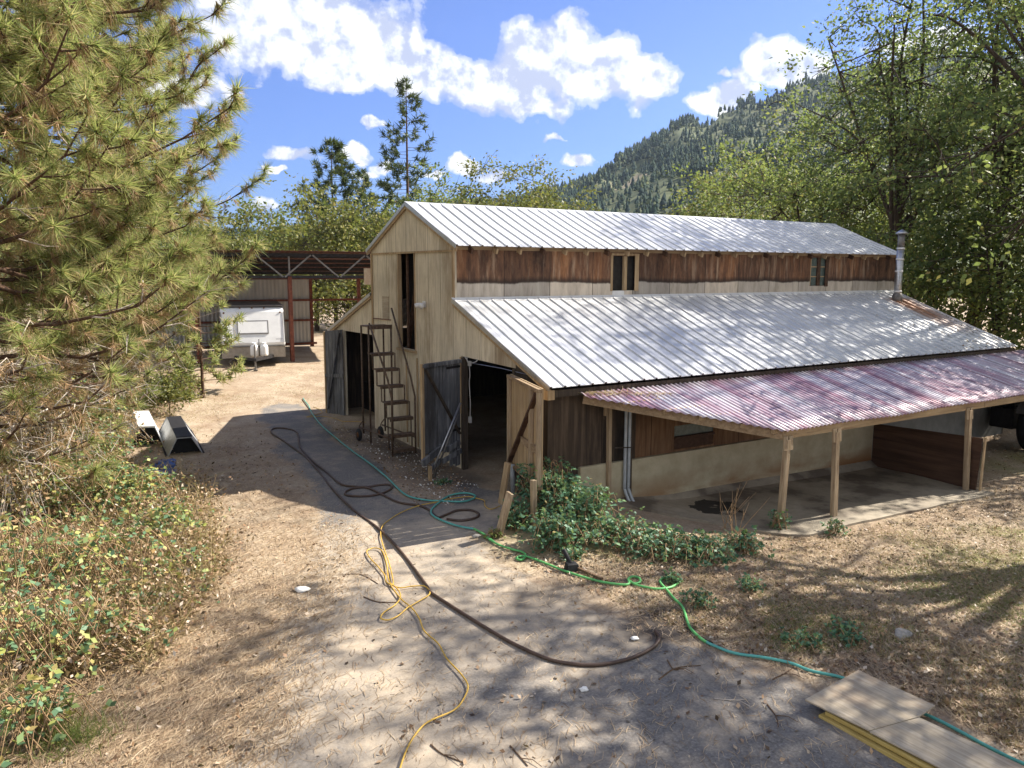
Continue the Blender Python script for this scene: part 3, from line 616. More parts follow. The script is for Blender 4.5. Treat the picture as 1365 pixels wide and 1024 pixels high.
m = MB(); m.beam(dp(.07, Z0+.08, .052), dp(.92, Z1-.10, .052), .045, .12, nrm); build_each(m, 'brace', 'brown_panel', door)
m = MB(); m.box(-.03, .09, 1.10, 1.18, -.05, 2.42); m.build('jamb', 'dark_wood', barn)
# leaf of the far lean-to doorway
H = Vector((-.05, 10.62, 0)); E = Vector((-.34, 11.32, 0)); u = (E-H).normalized(); nrm = Vector((-u.y, u.x, 0)); nrm = nrm if nrm.x < 0 else -nrm; Wd = (E-H).length
dd = MB(); k = 5
for i in range(k):
    a, b = i/k+.01, (i+1)/k-.01
    dd.hexa([dp(a, .0, 0), dp(b, .0, 0), dp(b, .0, .025), dp(a, .0, .025), dp(a, 2.55-.08*a, 0), dp(b, 2.55-.08*b, 0), dp(b, 2.55-.08*b, .025), dp(a, 2.55-.08*a, .025)])
door = dd.build('door', 'grey_boards', barn)
m = MB(); m.beam(dp(.1, 2.45, .045), dp(.9, .15, .045), .03, .10, nrm); m.beam(dp(0, 1.2, .05), dp(1, 1.15, .05), .03, .1); build_each(m, 'brace', 'grey_boards', door)
m = MB(); m.beam(dp(1.04, .0, .0), dp(1.04, 2.46, .0), .05, .08, nrm); build_each(m, 'edge_post', 'timber_tan', door)
m = MB(); m.box(.9, .96, A1+.05, 11.7, -.1, .85); m.build('feed_wall', 'dark_steel', barn)
# cord with a switch box hanging in the doorway
m = MB(); m.tube(smooth_path([(.02, 2.6, 2.47), (-.04, 2.62, 2.40), (-.03, 2.95, 2.36), (-.03, 2.99, 2.47)]), .012, 6); m.tube(smooth_path([(-.03, 3.08, 2.46), (-.05, 2.88, 2.34), (-.05, 2.83, 2.1), (-.05, 2.86, 1.95), (-.05, 2.82, 1.55), (-.05, 2.83, 1.22)]), .011, 6); hc = build_each(m, 'hanging_cable', 'cord_white', barn, True)[0]
m = MB(); m.box(-.075, -.025, 2.80, 2.87, 1.10, 1.23); m.box(-.08, -.03, 2.79, 2.87, 2.30, 2.4); build_each(m, 'switch_box', 'cord_white', hc)
m = MB(); m.tube([(-.02, 2.8, 2.36), (-.02, 1.6, 2.38), (.0, .6, 2.36)], .008, 6); m.build('conduit', 'galvanised', barn)

# ---- porch: maroon corrugated roof on posts
def porch_roof():
    xs = np.arange(.62, 17.2, .015); rows = 6; V = []
    for x in xs:
        yf = -.30-(x-.62)/(3.36-.62)*2.10 if x < 3.36 else -2.40-.02*math.sin(x*2.1)
        h = .015*math.sin(2*math.pi*x/.12)
        for j in range(rows):
            t = j/(rows-1); y = -.10+(yf+.10)*t; V.append((x, y, 2.085+(y+.10)*.262+h+.012*math.sin(x*.9+j)*t))
    n = len(xs); F = [(i*rows+j, i*rows+j+1, (i+1)*rows+j+1, (i+1)*rows+j) for i in range(n-1) for j in range(rows-1)]
    m = MB(); m.add(V, F); o = m.build('porch_roof', 'porch_metal', barn, True)
    s = o.modifiers.new('sheet', 'SOLIDIFY'); s.thickness = .004; s.offset = 1; return o
porch_roof()
def pz(y): return 2.085+(y+.10)*.262
m = MB(); m.beam((.66, -.16, pz(-.16)-.10), (3.46, -2.36, pz(-2.36)-.10), .05, .16); m.build('edge_rafter', 'timber_y', barn)
m = MB(); m.beam((3.40, -2.33, pz(-2.33)-.095), (9.9, -2.33, pz(-2.33)-.10), .06, .15); m.beam((9.9, -2.34, pz(-2.33)-.10), (17.2, -2.34, pz(-2.33)-.09), .06, .14); build_each(m, 'front_beam', 'timber_tan_x', barn)
for t in (.22, .42, .60, .80, .95):
    x = .66+2.8*t; y = -.16-2.2*t; m = MB(); m.beam((x-.10, y-.02, pz(y)-.045), (x+.9, y+.0, pz(y)-.045), .05, .075); m.build('purlin', 'timber_tan_x', barn)
for x in np.arange(4.6, 17, 1.2):
    m = MB(); m.beam((x, -.15, pz(-.15)-.11), (x, -2.29, pz(-2.29)-.11), .045, .12); m.build('rafter', 'dark_wood', barn)
for x, y in ((3.52, -2.30), (4.86, -2.42), (9.3, -2.44), (13.2, -2.5)):
    zb = float(gz(x, y)); zt = pz(-2.33)-.18; m = MB(); m.beam((x, y, zb), (x, -2.36, zt), .10, .10, (1, 0, 0), .004); p = m.build('post', 'post_wood', barn, bevel=.008)
    m = MB(); m.beam((x-.065, -2.39, zt-.19), (x-.065, -2.37, zt+.06), .03, .10, (1, 0, 0)); m.beam((x+.065, -2.39, zt-.19), (x+.065, -2.37, zt+.06), .03, .10, (1, 0, 0)); build_each(m, 'scab_block', 'post_wood', p)
m = MB(); m.beam((1.33, -.10, .0), (1.31, -.10, 1.9), .085, .07, (1, 0, 0), .004); m.beam((1.23, -.10, 1.6), (1.23, -.10, 2.0), .06, .06, (1, 0, 0)); build_each(m, 'wall_post', 'post_wood', barn)
dsp = MB()
for dx, dy in ((0, 0), (.085, -.01)):
    dsp.tube(smooth_path([(1.70+dx, -.12+dy, 1.95), (1.70+dx, -.12+dy, .35), (1.71+dx, -.13+dy, .10), (1.76+dx, -.30+dy, -.22), (1.77+dx, -.34+dy, -.30)]), .032, 10)
build_each(dsp, 'downpipe', 'pipe_pvc', barn, True)
m = MB(); m.beam((1.86, -.09, -.2), (1.84, -.09, 1.9), .035, .06, (1, 0, 0)); m.beam((1.4, -.16, .98), (1.85, -.16, .94), .012, .02); build_each(m, 'pipe_batten', 'dark_wood', barn)
# partition closing the porch
m = MB(); m.prism([(9.45, -.07, -.42), (9.45, -.07, .63), (9.45, -2.62, .74), (9.45, -2.56, -.42)], (.03, 0, 0)); m.build('partition', 'brown_panel', barn)
m = MB(); m.beam((9.465, -2.65, -.55), (9.465, -2.67, .76), .03, .06, (1, 0, 0)); m.build('partition_stud', 'timber_tan', barn)
# ------------------------------------------------------------------ rolling ladder beside the gable
lad = thing('rolling_ladder', 'rusty steel rolling ladder with seven treads standing by the gable wall', 'ladder', (-.55, 5.8, 0))
XA, XB = -.86, -.28
steps = [(5.16, .14), (5.2, .48), (5.27, .86), (5.55, 1.2), (5.83, 1.55), (6.10, 1.92), (6.38, 2.27)]
for y, z in steps:
    m = MB(); m.box(XA, XB, y-.06, y+.16, z-.015, z+.01); m.box(XA, XB, y-.075, y-.05, z-.06, z+.012); m.build('step', 'ladder_steel', lad)
m = MB(); m.box(XA-.02, XB+.02, 6.45, 6.95, 2.9, 2.93); m.box(XA-.02, XB+.02, 6.43, 6.45, 2.85, 2.95); m.build('platform', 'ladder_steel', lad)
for x in (XA, XB):
    m = MB(); r = .023
    m.tube([(x, 6.95, .22), (x, 6.95, 2.92)], r, 6); m.build('rear_leg', 'ladder_steel', lad, True)
    m = MB(); m.tube([(x, 6.46, .05), (x, 6.46, 2.92)], r, 6); m.build('middle_leg', 'ladder_steel', lad, True)
    m = MB(); m.tube([(x, 5.10, .0), (x, 5.10, 1.36), (x, 5.3, 1.75), (x, 6.40, 3.0 if x == XA else 3.35)], r, 6); m.build('handrail', 'ladder_steel', lad, True)
    m = MB(); m.tube([(x, 5.10, .40), (x, 7.15, .34)], r*.9, 6); m.build('base_rail', 'ladder_steel', lad, True)
    m = MB()
    for (y, z), (y2, z2) in zip(steps, steps[1:]+[(6.46, 2.85)]): m.tube([(x, y+.15, z), (x, y+.15, z2 if z2 < 2.6 else 2.29), (x, y2, z2 if z2 < 2.6 else 2.29)], .016, 5)
    m.build('stringer', 'ladder_steel', lad, True)
    m = MB(); m.tube(smooth_path([(x, 6.95, .55), (x-.03, 7.1, .42), (x-.04, 7.15, .34), (x-.04, 7.15, .16)]), .015, 6); m.build('caster_fork', 'ladder_steel', lad, True)
    wh = MB(); wh.lathe([(.06, -.03), (.14, -.035), (.155, -.02), (.155, .02), (.14, .035), (.06, .03)], (x-.05, 7.15, .155), (1, 0, 0), 24); wh = wh.build('wheel', 'black_rubber', lad, True)
    m = MB(); m.lathe([(.075, -.036), (.03, -.045), (.03, .045), (.075, .036)], (x-.05, 7.15, .155), (1, 0, 0), 18); m.build('hub', 'tyre_rust', wh, True)
# ------------------------------------------------------------------ open pole shed
p1 = gp(390, 482); p0 = gp(268, 488); sd = (p1-p0); sd.z = 0; sd.normalize(); sn = Vector((-sd.y, sd.x, 0)); zg = .55
def sp_(a, b, z): q = p1+sd*a+sn*b; return Vector((q.x, q.y, z))
shed = thing('pole_shed', 'open rust red steel shed with a lattice truss front sheltering the trailer', 'shed', p1)
DEP = 6.3
m = MB(); xs = np.arange(-7, 6.3, .11); V = []
for i, x in enumerate(xs):
    for b, z in ((-.35, 5.0), (DEP+.3, 4.12)): V.append(tuple(sp_(x, b, z+(.02 if i % 2 else 0))))
m.add(V, [(2*i, 2*i+1, 2*i+3, 2*i+2) for i in range(len(xs)-1)]); rf = m.build('roof', 'shed_roof_rust', shed)
so = rf.modifiers.new('sheet', 'SOLIDIFY'); so.thickness = .01
for b in np.linspace(.8, DEP-.3, 5): m = MB(); zz = 4.93-b*.135; m.beam(sp_(-7, b, zz), sp_(6.2, b, zz), .06, .14); m.build('purlin', 'dark_steel', shed)
for name, z in (('top_chord', 4.86), ('bottom_chord', 3.98)):
    m = MB(); m.beam(sp_(-7, 0, z), sp_(6.2 if z > 4.5 else 3.2, 0, z), .10, .12); m.build(name, 'dark_steel', shed)
xx = -6.9; k = 0
while xx < 4.4:
    a, b = ((3.98, 4.86), (4.86, 3.98))[k % 2]; m = MB(); m.beam(sp_(xx, -.03, a), sp_(xx+1.05, -.03, b), .05, .06); m.build('web_member', 'grey_steel', shed); xx += 1.12; k += 1
m = MB(); m.beam(sp_(0, 0, 4.0), sp_(0, 0, 4.8), .06, .06); m.build('king_strut', 'grey_steel', shed)
for a, b in ((0, 0), (-3.55, 0), (2.2, DEP), (4.6, DEP), (-7, DEP), (-3.5, DEP)):
    x = sp_(a, b, 0); m = MB(); m.beam((x.x, x.y, float(gz(x.x, x.y))-.2), (x.x, x.y, 4.0), .17, .15, (1, 0, 0)); m.build('post', 'rust_steel', shed, bevel=.01)
m = MB(); xs = np.arange(-7, 2.21, .09); V = []
for i, x in enumerate(xs):
    for z in (.62, 3.98): V.append(tuple(sp_(x, DEP-.05+(.02 if i % 2 else 0), z)))
m.add(V, [(2*i, 2*i+1, 2*i+3, 2*i+2) for i in range(len(xs)-1)]); rf = m.build('back_wall', 'shed_panel', shed)
so = rf.modifiers.new('sheet', 'SOLIDIFY'); so.thickness = .01
for z in (.72, 1.85, 2.82, 3.86):
    m = MB(); m.beam(sp_(-7, DEP-.16, z), sp_(6.2 if z > 2.5 else 2.4, DEP-.16, z), .08, .10); m.build('girt', 'rust_steel', shed)
m = MB(); m.beam(sp_(3.2, .3, 4.0), sp_(3.2, 4.5, 3.9), .1, .12); m.build('side_beam', 'rust_steel', shed)
m = MB(); m.prism([sp_(3.05, -.08, 3.66), sp_(4.5, -.08, 3.66), sp_(4.5, -.08, 4.34), sp_(3.05, -.08, 4.34)], sn*.03); m.build('signboard', 'sheet_ply', shed)
# ------------------------------------------------------------------ travel trailer
tc = p1+sd*(-1.62)-sn*.85; tc.z = float(gz(tc.x, tc.y)); tz = tc.z; td = Vector((.20, .98, 0)).normalized(); tr = Vector((td.y, -td.x, 0))
tv = thing('travel_trailer', 'white travel trailer with two gas bottles on its tongue parked under the shed', 'trailer', tc)
def tp(s_, t, z): q = tc+tr*s_+td*t; return Vector((q.x, q.y, tz+z))
HW = 1.19
def tbox(m, s0, s1, t0, t1, z0, z1): return m.hexa([tp(s0, t0, z0), tp(s1, t0, z0), tp(s1, t1, z0), tp(s0, t1, z0), tp(s0, t0, z1), tp(s1, t0, z1), tp(s1, t1, z1), tp(s0, t1, z1)])
prof = [(.05, .80), (.03, .95), (.10, 1.15), (.50, 2.12), (.62, 2.26), (.85, 2.33), (5.3, 2.33), (5.4, 2.2), (5.4, .80)]
m = MB(); m.prism([tp(-HW, t, z) for t, z in prof], tr*(2*HW)); tb = m.build('body', 'white_paint', tv, bevel=.07)
m = MB(); m.prism([tp(-HW+.01, t, z) for t, z in [(.06, .36), (.05, .80), (5.38, .80), (5.38, .36)]], tr*(2*HW-.02)); m.build('skirt', 'skirt_grey', tv)
m = MB(); tbox(m, -HW-.015, HW+.015, .60, 5.42, 2.331, 2.36); m.build('roof_edge', 'grey_steel', tv)
sl = Vector((0, 0, 0))
def fp(s_, k, off=0.):   # on the sloping front: k 0..1 from low to high
    t = .10+.40*k; z = 1.15+.97*k; return tp(s_, t-off*.92, z+off*.38)
m = MB(); m.hexa([fp(-.55, .16), fp(.55, .16), fp(.55, .62), fp(-.55, .62), fp(-.55, .16, .03), fp(.55, .16, .03), fp(.55, .62, .03), fp(-.55, .62, .03)]); wn_ = m.build('front_hatch', 'white_paint', tv, bevel=.01)
for (a, b, c, d) in ((-.58, .58, .13, .16), (-.58, .58, .62, .65), (-.58, -.55, .16, .62), (.55, .58, .16, .62)):
    m = MB(); m.hexa([fp(a, c), fp(b, c), fp(b, d), fp(a, d), fp(a, c, .034), fp(b, c, .034), fp(b, d, .034), fp(a, d, .034)]); m.build('hatch_trim', 'grey_steel', wn_)
for s_ in (-1.05, 1.05): m = MB(); m.lathe([(.03, 0), (.035, .03)], fp(s_, .97), (-td), 10); m.build('marker_light', 'tyre_rust', tv)
m = MB(); m.beam(tp(-1.08, .055, 1.02), tp(-1.02, .02, 1.02), .05, .05); m.build('grab_latch', 'dark_steel', tv)
m = MB(); m.beam(tp(-.7, .05, .40), tp(0, -1.15, .40), .07, .11); m.beam(tp(.7, .05, .40), tp(0, -1.15, .40), .07, .11); m.build('tongue', 'dark_steel', tv)
m = MB(); m.tube([tp(0, -1.0, -.02), tp(0, -1.0, .95)], .035, 10); m.beam(tp(-.08, -1.0, .0), tp(.08, -1.0, .0), .16, .03); m.build('jack', 'grey_steel', tv)
for s_ in (.0, .36):
    g = MB(); g.lathe([(.09, .46), (.145, .50), (.15, .56), (.15, .80), (.13, .88), (.07, .92)], tp(s_, -.42, 0), seg=20); g = g.build('gas_bottle', 'tank_white', tv, True)
    m = MB(); m.lathe([(.08, .90), (.085, .99), (.075, .99), (.07, .90)], tp(s_, -.42, 0), seg=16); m.build('collar', 'tank_white', g, True)
m = MB(); m.tube([tp(.18, -.42, .47), tp(.18, -.42, 1.12)], .015, 6); m.build('bottle_clamp', 'dark_steel', tv)
m = MB(); c_ = tp(-.72, .25, .2)
for a, b in (((-.22, .2), (0, .36)), ((0, .36), (.22, .2)), ((.22, .2), (0, .04)), ((0, .04), (-.22, .2))): m.beam(tp(-.72+a[0], .2, a[1]), tp(-.72+b[0], .2, b[1]), .04, .03)
m.beam(tp(-1.0, .2, .03), tp(-.4, .2, .03), .12, .03); m.build('scissor_jack', 'grey_steel', tv)
for s_ in (-HW+.12, HW-.12):
    wq = MB(); wq.lathe([(.1, -.1), (.30, -.1), (.34, -.06), (.34, .06), (.30, .1), (.1, .1)], tp(s_, 3.1, .34), tr, 24); wq = wq.build('wheel', 'black_rubber', tv, True)
    m = MB(); m.lathe([(.18, -.102), (.05, -.11), (.05, .11), (.18, .102)], tp(s_, 3.1, .34), tr, 18); m.build('rim', 'galvanised', wq, True)
for s_ in (-HW-.004, HW-.026): m = MB(); m.beam(tp(s_+.015, .02, .95), tp(s_+.015, .09, 1.16), .03, .03); m.beam(tp(s_+.015, .09, 1.16), tp(s_+.015, .49, 2.12), .03, .03); m.build('corner_trim', 'grey_steel', tv)
m = MB(); tbox(m, -HW-.01, HW+.01, .012, .05, .79, .815); m.build('belt_trim', 'grey_steel', tv)
for s_ in (-.45, 0, .45): m = MB(); m.lathe([(.03, 0), (.03, .03)], tp(s_, .60, 2.27), (-td), 10); m.build('marker_light', 'tyre_rust', tv)
m = MB(); m.beam(tp(HW-.35, .075, 1.05), tp(HW-.1, .075, 1.05), .012, .05); m.build('number_plate_bracket', 'grey_steel', tv)
# ------------------------------------------------------------------ overturned troughs by the drive
def trough(name, label, back, front, w0, w1, h, mat, roll=0., rim='dark_steel'):
    b = Vector(back); f = Vector(front); t = thing(name, label, 'trough', (b+f)/2); d = (f-b); Ln = d.length; d.normalize(); r = d.cross(Vector((0, 0, 1))).normalized()
    R = Matrix.Rotation(roll, 3, d); up = R @ r.cross(d); r = R @ r
    def q(s, a, z): return b+d*a+r*s+up*z
    hexs = [(-w0/2, 0), (-w1/2, h*.96), (w1/2, h), (w0/2, 0)]; inn = [(w0/2-.02, 0), (w1/2-.015, h-.02), (-w1/2+.015, h*.96-.02), (-w0/2+.02, 0)]
    m = MB(); n = 10; V = []
    prof_ = hexs+inn
    for i in range(n+1):
        tt = i/n; k = 1-.10*abs(tt-.5)*2
        for s, z in prof_: V.append(tuple(q(s*k, Ln*tt, z+.01*math.sin(tt*9+s*5))))
    F = [(i*8+j, i*8+(j+1) % 8, (i+1)*8+(j+1) % 8, (i+1)*8+j) for i in range(n) for j in range(8)]+[(0, 1, 6, 7), (1, 2, 5, 6), (2, 3, 4, 5)]
    F += [tuple(x+n*8 for x in f_)[::-1] for f_ in [(0, 1, 6, 7), (1, 2, 5, 6), (2, 3, 4, 5)]]
    m.add(V, F); m.build('shell', mat, t)
    m = MB(); m.prism([q(s, .0, z) for s, z in hexs], -d*.02); m.build('end_or_hollow', mat, t)
    m = MB(); m.prism([q(s*.9, Ln-.30, z*.93) for s, z in hexs], d*.02); m.build('end_or_hollow', 'black_rubber', t)  # black sheet stands for the shade inside the hollow open end
    for s in (-w0/2-.01, w0/2+.01): m = MB(); m.tube([q(s*.92, -.02, .02), q(s*.92, Ln+.02, .02)], .022, 10); m.build('rim', rim, t, True)
    m = MB(); m.beam(q(0, .0, h+.006), q(0, Ln, h+.006), w1*.95, .012, up); m.build('keel', rim if mat == 'grey_plastic' else mat, t)
    return t
trough('overturned_trough', 'grey trough turned upside down at the edge of the barn shadow, dark along its top', gp(233, 577), gp(247, 607), .86, .36, .43, 'grey_plastic', 0., 'dark_steel')
trough('overturned_trough', 'white spotted trough lying on its side among the brambles', gp(188, 573), gp(196, 596), .86, .40, .50, 'white_plastic', -.06, 'white_plastic')
wb = thing('tipped_pail', 'white plastic pail tipped over at the bramble edge beside a blue tarp', 'pail', gp(207, 640))
b0 = gp(203, 634, .16); dv_ = Vector((.45, -.85, -.12)).normalized()
m = MB(); m.lathe([(.12, 0), (.125, .01), (.155, .36), (.165, .37), (.165, .40), (.15, .40), (.145, .02)], b0, dv_, 24); m.build('pail_wall', 'white_plastic', wb, True)
m = MB(); m.tube(smooth_path([b0+dv_*.36+Vector((.15, .06, 0)), b0+dv_*.42+Vector((.1, .02, -.13)), b0+dv_*.40+Vector((-.1, -.06, -.1))]), .006, 6); m.build('handle', 'galvanised', wb, True)
def lump(name, mat, c, sx, sy, sz, seed, n=3, rough=.3, cloth=False):
    bm = bmesh.new(); bmesh.ops.create_icosphere(bm, subdivisions=n, radius=1); r = np.random.default_rng(seed)
    A = r.normal(size=(7, 3))*1.6; ph = r.random(7)*6
    for v in bm.verts:
        k = 1+sum(math.sin(v.co.dot(Vector(a))*(2 if cloth else 1.3)+p) for a, p in zip(A, ph))*rough/4
        v.co = Vector((v.co.x*sx*k, v.co.y*sy*k, max(v.co.z, -.35)*sz*k))+Vector(c)
    me = bpy.data.meshes.new(name); bm.to_mesh(me); bm.free(); return link(name, me, mat, None, not False)
tag(lump('blue_tarp', 'blue_plastic', gp(216, 626, .06), .30, .20, .16, 4, 4, .5, True), 'crumpled blue tarp half hidden at the edge of the brambles', 'tarp')
# ------------------------------------------------------------------ hoses and cords
def c3(x, y): return 340+x*.2734, 540+y*.2734
def c4(x, y): return 480+x*.336, 680+y*.336
def c5(x, y): return 860+x*.37, 680+y*.37
def c7(x, y): return 720+x*.1319, 700+y*.1319
def c4a(x, y): return x*.371, 260+y*.371
def hose(name, label, cat, pts, r, mat, lift=0., n=6):
    P = smooth_path([gp(u, v, r+lift+.006) for u, v in pts], n); P = [p+Vector((0, 0, .0)) for p in P]
    m = MB(); m.tube(P, r, 8); return tag(m.build(name, mat, None, True), label, cat)
hose('brown_hose', 'thick brown hose looping down the drive and ending in a hook', 'hose',
     [c3(*p) for p in ((935, 555), (1005, 563), (1075, 550), (1090, 530), (1050, 512), (985, 514), (930, 535), (890, 546), (850, 512), (800, 490), (700, 474), (620, 436), (545, 403), (480, 406), (440, 425), (455, 441), (540, 444), (620, 430), (668, 403), (650, 388), (595, 391), (540, 399), (440, 392), (400, 372), (340, 320), (290, 280), (220, 205), (206, 135), (150, 114), (92, 114), (80, 135), (130, 168), (230, 238), (300, 310), (380, 410), (480, 510), (600, 600), (690, 690), (770, 790), (845, 893))]
     + [c4(*p) for p in ((285, 330), (380, 392), (480, 455), (600, 525), (740, 588), (850, 611), (960, 612), (1080, 585), (1160, 545), (1188, 508), (1172, 480))], .021, 'hose_brown', .002)
hose('teal_hose', 'teal garden hose running along the barn front and looping by the doorway', 'hose',
     [(404, 531), c4a(1095, 740)]+[c3(*p) for p in ((262, 6), (275, 35), (320, 95), (400, 165), (480, 228), (560, 285), (640, 350), (700, 410), (750, 445), (830, 463), (900, 467), (1000, 471), (1050, 462), (1075, 446), (1050, 432), (1000, 430), (940, 445), (890, 480), (858, 515), (872, 542), (930, 570), (1000, 592), (1065, 603))], .017, 'hose_teal', .016)
hose('green_hose', 'bright green hose kinked along the bramble edge from doorway to dark puddle', 'hose',
     [c3(*p) for p in ((1062, 602), (1085, 612), (1130, 640), (1165, 668))]+[c4(*p) for p in ((500, 108), (545, 135), (600, 155), (640, 165), (657, 180), (640, 198), (620, 190), (655, 183), (720, 205), (800, 237), (880, 264), (960, 285), (1040, 296))]
     + [c7(*p) for p in ((900, 590), (890, 545), (940, 520), (1000, 535), (1010, 575), (950, 590), (900, 560), (960, 600), (1080, 630), (1200, 645), (1330, 625), (1400, 570), (1360, 535), (1270, 530), (1210, 570))]
     + [c5(*p) for p in ((80, 290), (105, 320), (135, 350), (160, 420), (200, 462), (222, 476))], .017, 'hose_green', .01)
hose('teal_hose', 'teal hose passing under the plywood boards to the drive corner', 'hose',
     [c5(*p) for p in ((222, 476), (245, 487), (320, 515), (420, 530), (520, 550), (600, 580), (720, 607), (860, 672), (1030, 745), (1120, 790), (1230, 850), (1365, 915), (1560, 990))], .017, 'hose_teal', .012)
m = MB(); a = gp(*c5(215, 471), .022); b = gp(*c5(240, 484), .022); m.tube([a, b], .024, 10); tag(m.build('hose_coupling', 'black_rubber', None, True), 'black coupling joining the green hose to the teal hose', 'coupling')
hose('yellow_cord', 'thin yellow extension cord tangled in loops down the middle of the drive', 'cord',
     [c3(*p) for p in ((1195, 492), (1150, 508), (1122, 492), (1117, 466), (1085, 456), (1040, 447), (960, 456), (880, 474), (800, 490), (720, 520), (660, 556), (622, 588), (612, 630), (625, 690), (650, 760), (668, 830), (672, 876), (640, 862), (632, 830), (600, 788), (560, 745), (545, 712), (580, 697), (618, 710), (640, 770), (655, 860), (700, 890), (760, 884), (820, 882), (848, 900), (848, 925), (800, 955), (740, 990))]
     + [c4(*p) for p in ((190, 385), (150, 420), (110, 436), (82, 428), (95, 405), (140, 375), (160, 345), (150, 315), (118, 290), (140, 325), (170, 360), (205, 388), (235, 430), (255, 480), (310, 530), (345, 590), (400, 650), (428, 698), (410, 750), (370, 795), (270, 840), (220, 890), (185, 950), (160, 1020), (140, 1100))], .009, 'cord_yellow', .022)
hose('yellow_cord', 'short yellow cord lying on bare dirt near the ladder wheel', 'cord', [c3(*p) for p in ((285, 8), (310, 20), (325, 38))]+[c3(*p) for p in ((250, 58), (330, 55), (390, 66), (430, 80), (480, 80), (540, 84))], .008, 'cord_yellow', .004)
# ------------------------------------------------------------------ boards on the drive corner
zt = .115
def board(name, label, cat, pts, z0, th, mat, edge=None):
    m = MB(); m.prism([(x, y, z0) for x, y in pts], (0, 0, th)); o = m.build(name, mat, None, False, .004); return tag(o, label, cat)
GB = float(gz(-1.1, -7.5))
board('plywood_sheet', 'short wide plywood piece lying across the end of the longer board', 'plywood', [(-1.57, -6.85), (-.61, -6.76), (-.585, -7.57), (-.905, -7.60), (-1.50, -7.50)], GB+.125, .018, 'sheet_ply')
board('plywood_sheet', 'long plywood strip topping the stack at the drive corner', 'plywood', [(-1.51, -7.506), (-.905, -7.607), (-.78, -9.6), (-1.40, -9.6)], GB+.122, .018, 'sheet_ply')
board('timber_plank', 'yellowish plank lying flat as the lowest board of the stack', 'plank', [(-1.555, -7.0), (-1.0, -6.98), (-.95, -9.7), (-1.50, -9.7)], GB+.012, .04, 'sheet_edge')
board('timber_plank', 'yellowish plank between the lowest plank and the plywood', 'plank', [(-1.525, -7.05), (-.9, -7.02), (-.84, -9.7), (-1.46, -9.7)], GB+.066, .038, 'sheet_edge')
for x0 in (-7.4, -8.9):
    pass
# ------------------------------------------------------------------ boards propped beside the right-hand door leaf
def leaning(name, label, cat, a, b, w, h, mat):
    m = MB(); m.beam(a, b, w, h, (1, 0, 0), .003); return tag(m.build(name, mat, None, False, .005), label, cat)
q = gp(664, 716); leaning('leaning_plank', 'tan plank leaning at the front of the doorway, shorter and nearer the hoses', 'plank', q, beside(680, 657, q), .15, .05, 'post_wood')
q2 = gp(668, 672); t2 = beside(677, 617, q2); leaning('leaning_plank', 'pale plank leaning behind the short one, its top just under the door leaf', 'plank', q2, t2, .16, .05, 'timber_tan')
m = MB(); q3 = gp(684, 665); m.tube([q3, beside(683, 619, q3)], .045, 10); tag(m.build('grey_pipe', 'pipe_pvc', None, True), 'grey upright pipe stub between the two leaning planks', 'pipe')
m = MB(); q4 = gp(712, 706); m.beam((q4.x, q4.y, q4.z-.1), beside(711, 640, q4), .085, .085, (1, 0, 0)); tag(m.build('short_post', 'post_wood', None, False, .006), 'short square post in the brambles below the right door leaf', 'post')
q5 = gp(571, 641); tag(MB().tube([q5, beside(614, 537, (-.42, 3.02, 1))], .022, 8).build('prop_pole', 'galvanised', None, True), 'grey steel pole leaning across the open left door leaf, outer one', 'pole', 'poles leaning on the left door leaf')
q6 = gp(578, 637); tag(MB().tube([q6, beside(611, 552, (-.40, 3.05, 1))], .022, 8).build('prop_pole', 'grey_steel', None, True), 'shorter darker pole just inside the grey one on the left door leaf', 'pole', 'poles leaning on the left door leaf')
# black tool in the litter by the green hose
tl = thing('dropped_tool', 'black hand tool with a wooden handle dropped beside the green hose', 'tool', gp(772, 752))
a = gp(762, 757, .05); b = gp(803, 772, .03); m = MB(); m.beam(a+Vector((.05, .1, .0)), b, .04, .035); m.build('handle', 'twig_brown', tl)
m = MB(); m.hexa([a+Vector(p) for p in ((-.12, -.06, -.05), (.10, -.08, -.05), (.12, .08, -.05), (-.08, .10, -.05), (-.10, -.04, .07), (.08, -.06, .06), (.09, .05, .07), (-.06, .07, .09))]); m.tube([a+Vector((.0, .02, .05)), a+Vector((-.02, .18, .22))], .035, 8); m.build('head', 'black_rubber', tl, bevel=.01)
# white scraps and stones
for i, (u, v, s_, lab) in enumerate(((403, 786, .10, 'crumpled white paper scrap on the needles left of the yellow cord'), (846, 851, .05, 'small white scrap in the dark puddle by the hose end'), (778, 919, .05, 'white scrap on the dappled drive below the brown hose'), (634, 716, .09, 'pale chipped stone beside the teal hose at the doorway'))):
    tag(lump('paper_scrap' if i != 3 else 'pale_stone', 'paper' if i != 3 else 'rock_grey', gp(u, v, .02), s_, s_*.7, s_*.5, 20+i, 2, .5), lab, 'paper scrap' if i != 3 else 'stone')
tag(lump('grey_rock', 'rock_grey', gp(1200, 845, .0), .12, .10, .05, 33, 3, .4), 'grey rock sitting in the dry grass right of the hose', 'rock')
